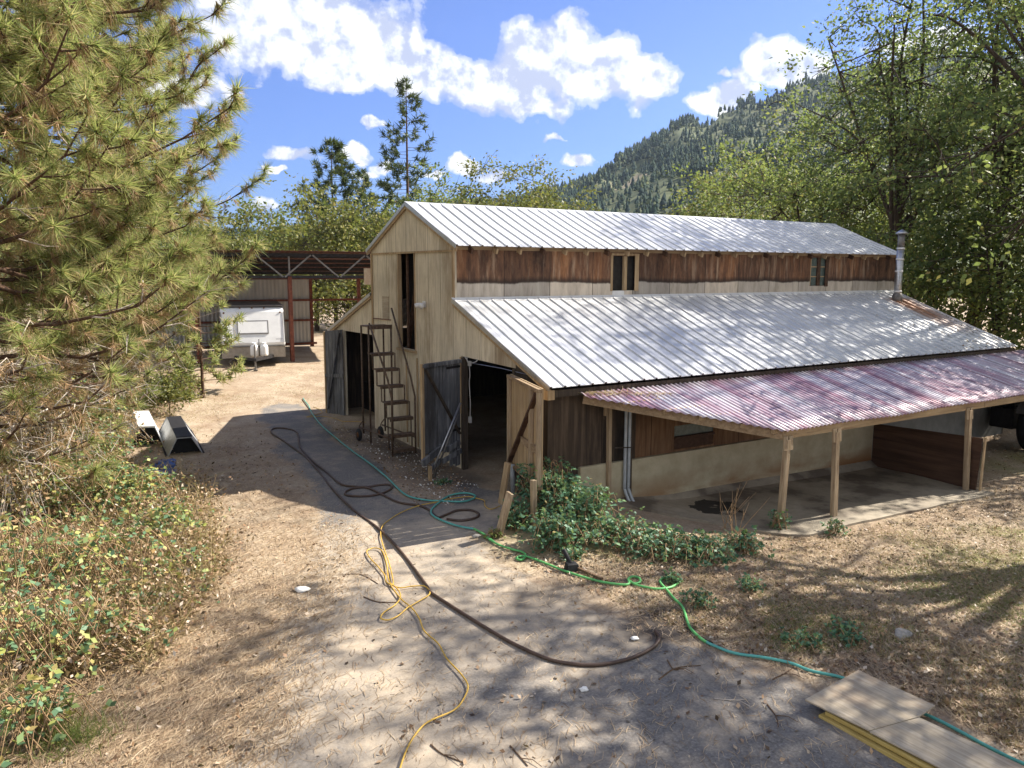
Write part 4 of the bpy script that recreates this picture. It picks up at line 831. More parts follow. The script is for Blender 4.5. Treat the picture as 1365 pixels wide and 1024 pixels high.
# dark old tractor in the shade past the porch
tx, ty = 15.6, -.5; tg = float(gz(tx, ty)); tk = thing('old_tractor', 'dark old tractor standing in deep shade past the porch end', 'tractor', (tx, ty, tg))
for dx, dy, r, wd, nm in ((-.9, -.75, .72, .36, 'rear_wheel'), (-.9, .75, .72, .36, 'rear_wheel'), (1.2, -.6, .42, .22, 'front_wheel'), (1.2, .6, .42, .22, 'front_wheel')):
    wq = MB(); wq.lathe([(r*.45, -wd/2), (r*.92, -wd/2), (r, -wd*.3), (r, wd*.3), (r*.92, wd/2), (r*.45, wd/2)], (tx+dx, ty+dy, tg+r), (0, 1, 0), 28); wq = wq.build(nm, 'black_rubber', tk, True)
    m = MB(); m.lathe([(r*.44, -wd*.2), (.08, -wd*.3), (.08, wd*.3), (r*.44, wd*.2)], (tx+dx, ty+dy, tg+r), (0, 1, 0), 20); m.build('rim', 'grey_steel', wq, True)
m = MB(); m.box(tx-1.2, tx+.2, ty-.3, ty+.3, tg+.55, tg+1.1); m.build('chassis', 'dark_steel', tk, bevel=.03)
m = MB(); m.box(tx+.2, tx+1.7, ty-.3, ty+.3, tg+.7, tg+1.35); m.build('bonnet', 'dark_steel', tk, bevel=.05)
for s_ in (-1, 1): m = MB(); m.prism([(tx-.9+.8*math.cos(t), ty+s_*.55, tg+.74+.8*math.sin(t)) for t in np.linspace(.3, 2.7, 12)]+[(tx-.9+.77*math.cos(t), ty+s_*.55, tg+.74+.77*math.sin(t)) for t in np.linspace(2.7, .3, 12)], (0, s_*.38, 0)); m.build('fender', 'grey_steel', tk)
m = MB(); m.box(tx-1.0, tx-.55, ty-.22, ty+.22, tg+1.12, tg+1.2); m.box(tx-1.05, tx-.98, ty-.22, ty+.22, tg+1.2, tg+1.5); m.build('seat', 'black_rubber', tk)
m = MB(); m.tube([(tx-.1, ty, tg+1.1), (tx-.25, ty, tg+1.5)], .02, 6); m.tube([(tx-.28+.2*math.sin(t)*.4, ty+.2*math.cos(t), tg+1.52+.2*math.sin(t)*.5) for t in np.linspace(0, 6.283, 20)], .015, 6); m.build('steering_wheel', 'black_rubber', tk, True)
m = MB(); m.tube([(tx+.9, ty+.1, tg+1.35), (tx+.9, ty+.1, tg+1.95)], .03, 8); m.build('exhaust', 'rust_steel', tk, True)
# fallen sticks on the drive
for i, (pts, lab) in enumerate((((c4(280, 930), c4(330, 970), c4(410, 1000)), 'dark fallen stick on the drive between the yellow cord and hose'), ((c4(595, 935), c4(640, 985), c4(665, 1015)), 'short dark stick at the near edge of the drive'),
        ((c3(440, 825), c3(520, 828), c3(600, 872)), 'bent brown stick left of the yellow cord tangle'), ((c3(530, 935), c3(600, 960), c3(700, 962)), 'thin curved stick just left of the yellow cord loop'),
        ((c5(50, 610), c5(110, 570), c5(200, 560)), 'forked stick on the grey drive below the puddle'), ((c5(80, 540), c5(100, 572), c5(120, 575)), 'tiny stick crossing the forked stick on the drive'),
        ((c5(440, 700), c5(470, 740), c5(480, 780)), 'thin stick in the dappled light before the plywood'), ((c5(250, 640+40), c5(300, 684), c5(360, 682)), 'pale straight stick on the drive below the teal hose'),
        ((c5(470, 260), c5(540, 310), c5(610, 375)), 'long reddish stick in the dry grass below the porch'), ((c5(190, 380), c5(240, 430), c5(265, 460)), 'dark stick beside the black hose coupling'),
        ((c5(460, 610), c5(500, 590), c5(530, 570)), 'stick lying against the teal hose before the plywood'))):
    P = [gp(u, v, .012) for u, v in pts]; P = smooth_path(P, 4); m = MB(); m.tube(P, .009 if i != 7 else .006, 5, r1=.005); k = len(P)//2
    m.tube([P[k], P[k]+Vector((.06, -.09, .02)), P[k]+Vector((.08, -.2, .01))], .005, 5, r1=.003)
    tag(m.build('fallen_stick', 'twig_brown' if i != 7 else 'dead_grey', None), lab, 'stick', 'sticks fallen on the drive')
# ------------------------------------------------------------------ trees
def tubes_np(segs, seg=5):
    """many tapered limbs in one mesh: (points, r0, r1)"""
    m = MB()
    for P, r0, r1 in segs: m.tube(P, r0, seg if r0 < .08 else 9, False, r1)
    return m
def broadleaf(name, label, x, y, H, R, zb, leafm, nleaf, size, seed, lean=(0, 0), clumps=None, gap=.42, group=None, trunk_r=None, cat='tree', squash=1., spread_=.5, up=.35):
    rng = np.random.default_rng(seed); z0 = float(gz(x, y)) if abs(x) < 40 and y < 40 else 0.
    root = thing(name, label, cat, (x, y, z0), group); B = np.array([x, y, z0]); tr_ = trunk_r or H*.018
    top = B+np.array([lean[0], lean[1], H*.62]); C = B+np.array([lean[0]*1.2, lean[1]*1.2, zb+(H-zb)*.5]); rz = (H-zb)/2
    segs = []; tips = []
    k = 8; tp_ = [B+(top-B)*t+np.array([math.sin(t*5+seed), math.cos(t*4+seed), 0])*H*.012*t for t in np.linspace(0, 1, k)]; segs.append((tp_, tr_, tr_*.45))
    n = clumps or 60; G = []
    while len(G) < n:
        q = rng.normal(size=3); q /= np.linalg.norm(q); q *= rng.random()**.38
        if q[2] < -.75: continue
        p = C+q*np.array([R, R, rz])*(1+.25*rng.normal()*.5)
        if q[2] < 0: p[:2] = C[:2]+(p[:2]-C[:2])*(1-.25*q[2])
        G.append(p)
    G = np.array(G)
    mains = [(i, p) for i, p in enumerate(G[rng.permutation(n)[:max(6, n//7)]])]
    nodes = []
    for i, p in mains:
        t = rng.uniform(.35, 1); a = B+(top-B)*t; md = a+(p-a)*.55+np.array([0, 0, .08*np.linalg.norm(p-a)])+rng.normal(size=3)*.05*R
        r = tr_*.42*(1.15-t*.6); P = smooth_path([a, md, p], 4); segs.append((P, r, r*.25)); nodes += [np.array(v) for v in P[3:]]
    nodes = np.array(nodes)
    for p in G:
        a = nodes[np.argmin(((nodes-p)**2).sum(1)+rng.random(len(nodes))*.3*R)]
        if np.linalg.norm(a-p) < .15: continue
        md = (a+p)/2+rng.normal(size=3)*.06*R; segs.append(([a, md, p], tr_*.10+.008, .006))
        for _ in range(3):
            e = p+rng.normal(size=3)*spread_*.7*R*.4; segs.append(([p+(a-p)*.2, (p+e)/2, e], .012+tr_*.02, .004))
    tubes_np(segs).build('trunk', 'bark', root, True)
    cr = R/n**(1/3)*1.15*spread_*2; w_ = rng.random(n)*.6+.5; w_ /= w_.sum(); cnt = rng.multinomial(nleaf, w_); idx = np.repeat(np.arange(n), cnt)
    # leaves sit in flattish sprays round each clump, with thin spots between
    off = rng.normal(size=(nleaf, 3))*np.array([1, 1, .55])*cr*.62
    sub = rng.normal(size=(n, 5, 3))*np.array([1, 1, .6])*cr*.6; off = off*.55+sub[idx, rng.integers(0, 5, nleaf)]
    P = G[idx]+off; dirs = unit(off+np.array([0, 0, -.25*cr]))
    V, F = leaf_quads(P, size*rng.uniform(.6, 1.25, nleaf), rng, .62, up, dirs)
    npmesh('crown', V, F, leafm, root); return root
def conifer(name, label, x, y, H, R, zb, seed, leafm='conifer_needle', nb=60, group=None, tuft=.5, dens=26, droop=.1, shape=1.):
    rng = np.random.default_rng(seed); z0 = float(gz(x, y)) if math.hypot(x-CAM[0], y-CAM[1]) < 40 else 0.; root = thing(name, label, 'tree', (x, y, z0), group); B = np.array([x, y, z0]); segs = [([B, B+[0, 0, H*.5], B+[.0, .0, H]], H*.012, .02)]; P = []; D = []
    for i in range(nb):
        t = (i+rng.random())/nb; z = zb+(H-zb)*t; Lb = R*((1-t)**shape*.9+.10)*rng.uniform(.55, 1.15); a = rng.random()*6.283
        d = np.array([math.cos(a), math.sin(a), 0]); p0 = B+[0, 0, z]; e = p0+d*Lb+[0, 0, Lb*(.28-droop*3*(1-t))]; md = (p0+e)/2+[0, 0, -Lb*.08]
        segs.append(([p0, md, e], .012+.02*(1-t)*H/20, .008)); K = max(2, int(Lb/tuft*1.5))
        for k in range(K):
            f = 1-k/K*.75; c = p0+(e-p0)*f+rng.normal(size=3)*[.22*Lb*.5, .22*Lb*.5, .08*Lb]+[0, 0, -Lb*.08*4*f*(1-f)]
            n = dens; q = unit(rng.normal(size=(n, 3))+np.array([d[0], d[1], .6])*.7); P.append(np.repeat(c[None], n, 0)+rng.normal(size=(n, 3))*tuft*.12); D.append(q*tuft*rng.uniform(.5, 1., (n, 1)))
    n = dens; P.append(np.repeat((B+[0, 0, H])[None], n, 0)); D.append(unit(rng.normal(size=(n, 3))+[0, 0, 1])*tuft*.8)
    tubes_np(segs).build('trunk', 'pine_bark', root, True); P = np.concatenate(P); D = np.concatenate(D)
    V, F = blades(P, D, tuft*.13, rng); npmesh('crown', V, F, leafm, root); return root
# ---- the big pine at the left
def big_pine(x, y, H, label, seed, nb=178):
    rng = np.random.default_rng(seed); z0 = float(gz(x, y)); root = thing('pine_tree', label, 'tree', (x, y, z0)); B = np.array([x, y, z0])
    segs = [([B+[0, 0, H*t] for t in np.linspace(0, 1, 10)], .24, .03)]; P = []; D = []; PD = []; DD = []; dead = []
    def tuft(c, d, n, ln, P=P, D=D, sp=.75):
        q = unit(unit(rng.normal(size=(n, 3)))*sp+d*rng.uniform(.3, 1.1, (n, 1))); P.append(c+d*rng.uniform(-.12, .02, (n, 1))); L_ = ln*rng.uniform(.7, 1.1, (n, 1)); D.append(q*L_+np.array([0, 0, -.04]))
    for i in range(nb):
        t = (i+rng.random())/nb; z = .9+(H-1.2)*t; a = rng.random()*6.283 if i % 3 else rng.uniform(-1.6, .9)
        Lb = (1.7+.75*z if z < 3.4 else 4.2 if z < 5.5 else 4.6 if z < 10.5 else 4.6*(H-z)/(H-10.5)+.3)*rng.uniform(.6, 1.08); d = np.array([math.cos(a), math.sin(a), 0]); p0 = B+[0, 0, z]; el_ = rng.uniform(-.18, .12)+.25*t
        ks = np.linspace(0, 1, 7); path = [p0+d*Lb*k+[0, 0, Lb*(el_*k-.28*k*(1-k)*1.2+.16*k**3)]+rng.normal(size=3)*.04*Lb*k*(1-k)*2 for k in ks]; segs.append((path, .034+.016*(1-t), .009))
        low = z < 2.9
        for s_ in range(14):
            k = .22+.78*(s_+rng.random())/14; j = min(5, int(k*6)); b0 = path[j]+(path[j+1]-path[j])*(k*6-j); ax = unit(path[j+1]-path[j]); side = np.cross(ax, [0, 0, 1])*(1 if s_ % 2 else -1)
            dd = unit(ax*rng.uniform(.4, 1.)+side*rng.uniform(.3, 1.1)+np.array([0, 0, rng.uniform(-.35, .45)])); ln = (.30+.24*Lb*(1.05-k))*rng.uniform(.6, 1.2); e = b0+dd*ln+[0, 0, .10*ln]
            if low and rng.random() < .80 or rng.random() < .07:
                dead.append(([b0, (b0+e)/2+rng.normal(size=3)*.07, e+[0, 0, -.25*ln]], .014, .005)); dead.append(([(b0+e)/2, e+rng.normal(size=3)*.22], .007, .003))
                if rng.random() < .55: tuft(e+[0, 0, -.2*ln], unit(dd+np.array([0, 0, -1.])), 26, .2, PD, DD)
                continue
            segs.append(([b0, (b0+e)/2+[0, 0, -.03], e], .014, .007)); tuft(e, dd, 64, .33)
            if ln > .3: tuft(b0+(e-b0)*.62+rng.normal(size=3)*.05, unit(dd+rng.normal(size=3)*.5), 42, .29)
            if ln > .7: tuft(b0+(e-b0)*.3+rng.normal(size=3)*.08, unit(dd+rng.normal(size=3)*.7), 36, .27)
            if rng.random() < .8: tuft(b0+(e-b0)*rng.uniform(.4, .8), unit(dd*.3+np.array([0, 0, -1.])+rng.normal(size=3)*.3), 46, .27, PD, DD, .5)
        tuft(path[-1], unit(path[-1]-path[-2]), 70, .34)
        for _ in range(3): j = rng.integers(2, 6); tuft(path[j]+rng.normal(size=3)*.2, unit(d+rng.normal(size=3)*.6+np.array([0, 0, -.5])), 44, .27, PD, DD, .8)
    tubes_np(segs, 6).build('trunk', 'pine_bark', root, True); tubes_np(dead, 5).build('dead_branches', 'dead_grey', root, True)['kind'] = 'stuff'
    V, F = blades(np.concatenate(P), np.concatenate(D), .0145, rng); npmesh('crown', V, F, 'pine_needle', root)
    V, F = blades(np.concatenate(PD), np.concatenate(DD), .0125, rng); npmesh('brown_needles', V, F, 'pine_dead', root); return root
big_pine(-8.85, 3.5, 17, 'large pine with drooping green and browning needle tufts beside the drive', 11)
x, y = polar(70, 21); big_pine(x, y, 13.5, 'second pine standing in the shade behind the large pine', 13, 110)
x, y = polar(262, 27); conifer('pine_tree', 'young pine growing in front of the shed corner post', x, y, 4.6, 1.7, .25, 5, 'pine_needle', 46, None, .32, 34, .06)
x, y = polar(215, 25)
broadleaf('green_shrub', 'bright green rounded shrub at the foot of the big pine near the shed', x, y, 1.1, .8, 0.1, 'olive_leaf', 2200, .09, 77, clumps=26, cat='shrub')

# ---- broadleaf trees at the right, between barn end and hill
def bl(u, d, topv, R, zb, mat, n, size, seed, label, cl=70, **kw):
    x, y = polar(u, d); return broadleaf('oak_tree', label, x, y, height_at(topv, d), R, zb, mat, n, size, seed, clumps=cl, **kw)
bl(1188, 37, 20, 4.6, 5.0, 'oak_dark_leaf', 19000, .17, 101, 'tall dark oak rising directly behind the stove pipe', 170, spread_=.40, lean=(.6, .2), trunk_r=.30, gap=.5)
bl(1290, 37, -60, 5.4, 4.0, 'oak_dark_leaf', 20000, .17, 102, 'broad leaning oak right of the stove pipe with a thick dark trunk', 170, spread_=.40, lean=(1.2, -1.2), trunk_r=.34)
bl(1395, 31, -150, 4.6, 3.5, 'oak_dark_leaf', 23000, .17, 103, 'tall oak beyond the porch end, rightmost of those past the barn', 140, spread_=.42, trunk_r=.3)
bl(1090, 42, 150, 4.6, 1.5, 'oak_leaf', 16000, .19, 104, 'mid-height oak behind the far end of the barn ridge', 130, spread_=.42)
bl(1010, 50, 212, 4.4, 1.0, 'oak_leaf', 11000, .24, 105, 'rounded green oak above the right third of the barn ridge', 70)
bl(935, 54, 246, 2.6, 1.0, 'olive_leaf', 6000, .24, 106, 'small yellow-green oak against the dark hillside above the ridge', 40)
bl(1240, 35, 268, 3.2, .3, 'oak_dark_leaf', 9000, .19, 107, 'dense leafy young oak close behind the lean-to roof corner', 60)
bl(1335, 33, 255, 3.2, .3, 'oak_leaf', 9000, .18, 108, 'leafy young oak overhanging the far end of the porch', 60)
bl(1150, 41, 245, 3.6, .3, 'oak_leaf', 9000, .20, 109, 'bushy oak low behind the end wall of the barn', 60)
bl(1450, 34, 230, 4., .2, 'oak_dark_leaf', 9000, .20, 110, 'dark bushy oak at the edge of view beyond the tractor', 60)
# ---- trees beyond the barn and shed, left of the hill
bl(648, 58, 226, 3.4, 1., 'olive_leaf', 8000, .25, 121, 'rounded yellow-olive oak left of centre above the barn ridge', 55)
bl(704, 60, 214, 3.0, 1., 'olive_leaf', 7000, .25, 122, 'yellow-olive oak with a thin leafy top beside the hill foot', 50)
bl(742, 64, 248, 3.4, 1., 'olive_leaf', 6500, .25, 123, 'low wide olive oak just where the forested hill begins', 45)
bl(596, 56, 226, 2.8, 1., 'oak_leaf', 4200, .25, 124, 'sparse darker oak between the tall pine and the olive oaks', 40)
bl(560, 62, 248, 3., 1., 'oak_leaf', 5000, .25, 125, 'green oak at the foot of the tall lone pine', 40)
bl(420, 50, 262, 3.6, .8, 'olive_leaf', 7500, .24, 126, 'golden olive oak behind the shed roof below the conifer', 55)
bl(476, 52, 272, 3.2, .8, 'olive_leaf', 6500, .24, 127, 'yellowish oak behind the shed beside the barn gable', 50)
bl(372, 56, 268, 2.8, .8, 'oak_leaf', 4200, .25, 128, 'thin dark oak left of the conifer behind the shed', 40)
bl(318, 54, 285, 3.6, .8, 'olive_leaf', 7000, .25, 129, 'olive oak behind the shed showing past the pine tips', 55)
bl(240, 60, 270, 4., .8, 'oak_leaf', 7000, .26, 130, 'wide oak hidden mostly behind the big pine', 50)
bl(150, 55, 230, 4., .8, 'olive_leaf', 6000, .26, 131, 'olive oak seen through gaps low in the big pine', 50)
bl(40, 50, 240, 4.5, .8, 'oak_leaf', 6000, .26, 132, 'oak behind the trunk of the big pine', 50)
bl(462, 50, 345, 3.2, .2, 'olive_leaf', 6500, .17, 133, 'pale leafy tree seen through the open bay of the shed', 45)
bl(512, 52, 325, 2.8, .2, 'olive_leaf', 4000, .18, 134, 'pale tree directly behind the left lean-to of the barn', 40)
x, y = polar(545, 66); conifer('pine_tree', 'tall slender lone pine standing high above the barn gable', x, y, height_at(124, 66), 3.7, height_at(275, 66)*.55, 141, nb=64, tuft=.70, dens=24, shape=.75)
x, y = polar(446, 62); conifer('pine_tree', 'medium open-branched conifer rising behind the shed roof', x, y, height_at(203, 62), 4.4, 4.5, 142, nb=84, tuft=.66, dens=28, shape=.8)
x, y = polar(487, 72); conifer('pine_tree', 'small slim conifer just left of the barn gable', x, y, height_at(237, 72), 2.0, 5, 143, nb=52, tuft=.6, dens=26, shape=.7)
x, y = polar(520, 70); conifer('pine_tree', 'short conifer tucked between the slim conifer and the gable peak', x, y, height_at(268, 70), 2.2, 4, 144, nb=36, tuft=.6, dens=18)
# ---- trees standing out of view that shade the yard and roofs
def oak_at(x, y, H, R, zb, n, size, seed, label, cl=70, mat='oak_leaf', **kw): return broadleaf('oak_tree', label, x, y, H, R, zb, mat, n, size, seed, clumps=cl, **kw)
oak_at(11.2, -6.0, 17, 4.4, 4.8, 6500, .17, 151, 'large oak right of the yard hanging branches over the porch', 110, spread_=.36, trunk_r=.3)
oak_at(8.4, -9.6, 15, 4.5, 5.5, 8500, .24, 152, 'large oak shading the near corner of the drive', 90, spread_=.34, trunk_r=.3)
oak_at(1.8, -13.0, 12, 3.4, 5.0, 6000, .18, 153, 'oak right of the viewpoint shading the bottom of the drive', 50, trunk_r=.26)

oak_at(20.5, -3.2, 11, 4.0, .8, 16000, .19, 154, 'oak past the porch end shading the old tractor', 70)
# ---- hills and their forest
def hill():
    azs = np.radians(np.linspace(-12, 150, 260)); rs = np.concatenate([np.linspace(150, 420, 14), np.linspace(450, 1150, 60)]); V = []
    aa, rr = np.meshgrid(azs, rs, indexing='ij'); crest = crest_el(aa)
    h = np.tan(crest)*1000*prof_r(rr)+ (vnoise(aa*40, rr*.012, 21, 1, 5)-.5)*26*ss(300, 700, rr)*np.clip(crest/.12, .15, 1.2)*(1-ss(900, 1000, rr)*.6)
    x = CAM[0]+rr*np.cos(aa); y = CAM[1]+rr*np.sin(aa); return x, y, h, aa, rr
CR_PX = [(-60, 250), (200, 285), (360, 296), (420, 288), (500, 276), (560, 276), (610, 262), (650, 258), (690, 254), (720, 246), (760, 230), (800, 217), (840, 196), (870, 180), (920, 158), (960, 150), (1000, 136), (1060, 118), (1120, 105), (1200, 88), (1365, 66), (1600, 60), (2400, 150)]
_ca = []; _ce = []
for u, v in CR_PX:
    d = pixdir(u, v); _ca.append(math.atan2(d[1], d[0])); _ce.append(math.atan2(d[2], math.hypot(d[0], d[1])))
_o = np.argsort(_ca); _ca = np.array(_ca)[_o]; _ce = np.array(_ce)[_o]
def crest_el(a): return np.interp(a, _ca, _ce)-.017
def prof_r(r): return np.where(r < 1000, ss(170, 1030, r)**.8*1.005, 1.0-.35*ss(1000, 1200, r))
hx, hy, hh, ha, hr = hill(); ny = hh.shape[1]; V = np.stack([hx, hy, hh+1], -1).reshape(-1, 3); i, j = np.meshgrid(np.arange(hh.shape[0]-1), np.arange(ny-1), indexing='ij'); a = (i*ny+j).ravel()
s = NT('hill_ground'); f = s.noise(.012, 8, None, .7); g = s.noise(.06, 6); c = s.ramp(g, [(.3, (.05, .07, .03)), (.6, (.10, .115, .045)), (.8, (.17, .15, .07))]); c = s.mix(s.ramp(f, [(.56, 0.), (.66, .9)]), c, s.ramp(g, [(.3, (.20, .15, .09)), (.7, (.36, .29, .20))])); s.color(c, .95)
structure(npmesh('hill', V, np.stack([a, a+1, a+ny+1, a+ny], 1), 'hill_ground', None, True))
def hill_forest():
    rng = np.random.default_rng(31); n = 70000; a = rng.uniform(_ca[0]*0+rad(18), rad(98), n); r = rng.uniform(330, 1010, n)**1.0
    crest = crest_el(a); h = np.tan(crest)*1000*prof_r(r)
    ii = np.clip(((np.degrees(a)+12)/162*259).round().astype(int), 0, 259); rs = hr[0]; jj = np.clip(np.searchsorted(rs, r), 0, ny-1); h = hh[ii, jj]
    x = CAM[0]+r*np.cos(a); y = CAM[1]+r*np.sin(a)
    el_ = np.degrees(a); open_ = ss(.47, .59, vnoise(np.degrees(a)*.55, r*.012, 41, 1, 4)); bright = ss(.45, .7, vnoise(np.degrees(a)*.3, r*.006, 47, 1, 3))
    scrub = ss(rad(48), rad(44.5), a)*(.35+.6*ss(.35, .6, vnoise(np.degrees(a)*.8, r*.02, 43, 1, 3))); keep = rng.random(n) > np.maximum(open_*.85, scrub*.8); x, y, h, r, br = (q[keep] for q in (x, y, h, r, bright)); n = len(x)
    H = rng.uniform(3., 7.5, n)*np.where(rng.random(n) < .35, .6, 1); Rr = H*rng.uniform(.18, .34, n); th = rng.random(n)*6.283; Vs = []; Fs = []
    base = 0; K = 6
    for lay, (z0, z1, rr) in enumerate(((.08, .55, 1.), (.32, .78, .74), (.58, 1., .48))):
        ang = th[:, None]+np.arange(K)*2*math.pi/K+lay; rad_ = (Rr*rr)[:, None]*rng.uniform(.6, 1.25, (n, K))
        ring = np.stack([x[:, None]+rad_*np.cos(ang), y[:, None]+rad_*np.sin(ang), (h+1+H*z0)[:, None]+rng.normal(size=(n, K))*H[:, None]*.035], -1); ap = np.stack([x, y, h+1+H*z1], -1)[:, None]
        Vv = np.concatenate([ring, ap], 1); b = base+np.arange(n)[:, None, None]*(K+1); k = np.arange(K); F = np.stack([k, (k+1) % K, np.full(K, K)], 1)[None]+b
        Vs.append(Vv.reshape(-1, 3)); Fs.append(F.reshape(-1, 3)); base += n*(K+1)
    return npmesh('hill_forest', np.concatenate(Vs), np.concatenate(Fs), 'hill_needle')
stuff(hill_forest(), 'dense dark conifer forest covering the far hillside', 'forest')
# ------------------------------------------------------------------ brambles, weeds, grass, litter
def gpv(u, v):
    d = CF[None]+CR[None]*((u-682.5)/FPX)[:, None]-CU[None]*((v-512)/FPX)[:, None]; z = np.zeros(len(u))
    for _ in range(12):
        t = (z-CAM[2])/d[:, 2]; x = CAM[0]+d[:, 0]*t; y = CAM[1]+d[:, 1]*t; z = gz(x, y)
    return np.stack([x, y, z], 1)
def bramble(name, label, c, R, H, nleaf, seed, mat='bramble_leaf', ncane=34, size=.062, cat='bramble', group=None, cane='cane_tan', stray=.12):
    rng = np.random.default_rng(seed); c = np.array(c); root = thing(name, label, cat, c, group); segs = []; Q = []; DD = []
    for i in range(ncane):
        a = rng.random()*6.283; r = R*rng.uniform(.35, 1.05)*(1+(.35 if rng.random() < stray else 0)); s_ = c+np.array([rng.normal()*.3*R, rng.normal()*.3*R, 0]); e = c+np.array([math.cos(a)*r, math.sin(a)*r, 0]); e[2] = float(gz(e[0], e[1]))+H*rng.uniform(.05, .5); s_[2] = float(gz(s_[0], s_[1]))
        pk = (s_+e)/2+rng.normal(size=3)*.12*R; pk[2] = c[2]+H*rng.uniform(.75, 1.2); P = smooth_path([s_, s_*.4+pk*.6, pk, e], 4); segs.append((P, .008, .004))
        P = np.array(P); k = rng.integers(2, len(P), max(1, nleaf//ncane)); Q.append(P[k]+rng.normal(size=(len(k), 3))*np.array([.11, .11, .06])*(R**.5)); DD.append(unit(rng.normal(size=(len(k), 3))+np.array([0, 0, .15])))
    tubes_np(segs, 4).build('canes', cane, root, True)
    Q = np.concatenate(Q); D = np.concatenate(DD); n = len(Q); Q[:, 2] = np.maximum(Q[:, 2], gz(Q[:, 0], Q[:, 1])+.02); sd_ = unit(np.cross(D, rng.normal(size=(n, 3))*.4+np.array([0, 0, 1.])))
    sz = size*rng.uniform(.6, 1.35, n); Ps = np.concatenate([Q, Q, Q]); Ds = np.concatenate([D, D*.35+sd_, D*.35-sd_]); S = np.concatenate([sz, sz*.85, sz*.85])
    V, F = leaf_quads(Ps, S, rng, .72, .9, Ds*2.2); npmesh('leaves', V, F, mat, root); return root
BL = [(55, 700, 1.25, .95, 'wide pale bramble thicket at the left below the dead pine twigs'), (150, 690, 1.1, .8, 'yellow-green bramble thicket just below the white trough'), (35, 800, .95, .9, 'bramble clump left of the dry needle bank'), (135, 785, 1.0, .7, 'bramble clump spreading over the middle of the needle bank'),
      (215, 715, .85, .4, 'low bramble fringe reaching toward the barn shadow'), (60, 622, 1.5, 1.4, 'tall bramble thicket under the lowest pine branches'), (130, 615, 1.1, .6, 'bramble thicket behind the white trough'), (25, 905, .7, .85, 'near bramble clump with dark leaves on bare stalks'),
      (105, 880, .75, .5, 'small bramble clump among dry needles near the shadow edge'), (245, 765, .6, .22, 'thin trailing bramble at the lower edge of the needle bank'), (185, 815, .7, .3, 'sparse bramble runners over brown needles'), (60, 985, .55, .5, 'nearest bramble spray beside the green grass tuft'),
      (185, 665, .7, .45, 'bright bramble shoots half covering the tipped pail'), (95, 555, 1.6, 1.35, 'browning bramble mass at the base of the big pine'), (190, 540, 1.1, .6, 'low bramble patch on the bank beyond the white trough')]
for i, (u, v, R, H, lab) in enumerate(BL):
    bramble('bramble_bush', lab, gp(u, v), R, H, int((420 if v < 760 else 150)*R*R+(190 if v < 760 else 120)), 200+i, 'bramble_leaf', int(26+22*R), .085 if v > 600 else .09, stray=.34)
DS = [(30, 565, 1.4, 2.0, 'rust-brown shrub at the far left under the big pine'), (115, 548, 1.3, 1.8, 'tan dying shrub mass under the pine, above the bramble thickets'), (185, 535, 1.1, 1.25, 'brownish shrub on the bank right of the pine trunk'), (55, 640, 1.1, 1.45, 'dry rusty shrub rising out of the tall brambles'),
      (140, 600, .9, .9, 'straw-coloured shrub behind the white trough'), (235, 530, .9, .6, 'low olive and tan shrub where the bank meets the dry grass'), (10, 720, .9, 1.1, 'dry tan shrub among brambles at the edge of the bank')]
for i, (u, v, R, H, lab) in enumerate(DS):
    bramble('dry_shrub', lab, gp(u, v), R, H, int(900*R*R), 330+i, 'brush_leaf', int(50*R), .075, cat='shrub', cane='dead_grey', stray=.4)
# one long leafy shoot arching out over the shadow
rng = np.random.default_rng(5); P = smooth_path([gp(200, 690), gp(205, 680, .9), gp(235, 690, .85), gp(268, 700, .55)], 6); m = MB(); m.tube(P, .005, 4, r1=.003); sh = thing('bramble_shoot', 'single long leafy bramble shoot arching out over the barn shadow', 'bramble', P[0]); m.build('cane', 'cane_tan', sh)
Q = np.array(P)[np.repeat(np.arange(5, len(P)), 5)]; D = unit(rng.normal(size=(len(Q), 3))+[0, 0, .3]); V, F = leaf_quads(Q, .09*rng.uniform(.7, 1.2, len(Q)), rng, .7, .8, D); npmesh('leaves', V, F, 'bramble_leaf', sh)
GBL = [(728, 690, .66, .82, 'tall dark green bramble against the barn corner'), (775, 705, .68, .62, 'leafy bramble beside the downpipes'), (745, 728, .56, .42, 'bramble spilling round the short square post'), (825, 728, .62, .36, 'bramble in front of the dark corner siding'),
       (880, 738, .6, .28, 'low bramble over the left end of the slab'), (935, 742, .6, .24, 'low bramble before the damp ring on the slab'), (990, 735, .35, .22, 'thin bramble running toward the first porch post'), (690, 705, .3, .35, 'small bramble between the leaning planks')]
for i, (u, v, R, H, lab) in enumerate(GBL):
    bramble('bramble_bush', lab, gp(u, v), R, H, int(1500*R*R+260) if u < 800 else int(620*R*R+90), 240+i, 'bramble_green_leaf', int(20+40*R), .075, stray=.2)
WD = [(1040, 708, .22, .30, 'weed growing at the foot of the first porch post'), (1112, 712, .20, .22, 'weed growing at the foot of the second porch post'), (935, 808, .22, .16, 'dark green weed in the grass right of the hose kinks'), (1000, 786, .2, .12, 'small weed in the dry litter below the porch'), (895, 778, .16, .12, 'weed tucked into the loop of the green hose'),
      (660, 718, .14, .14, 'bright weed beside the pale stone at the doorway'), (765, 745, .2, .14, 'weed behind the black tool'), (1070, 858, .3, .12, 'green weed patch along the teal hose'), (1130, 850, .28, .10, 'greyish weed patch left of the grey rock'), (590, 645, .16, .06, 'moss-like weed under the open door leaf')]
for i, (u, v, R, H, lab) in enumerate(WD):
    bramble('weed', lab, gp(u, v), R, H, 110 if R > .15 else 60, 270+i, 'bramble_green_leaf' if i != 5 else 'green_grass', 10, .05, cat='weed')
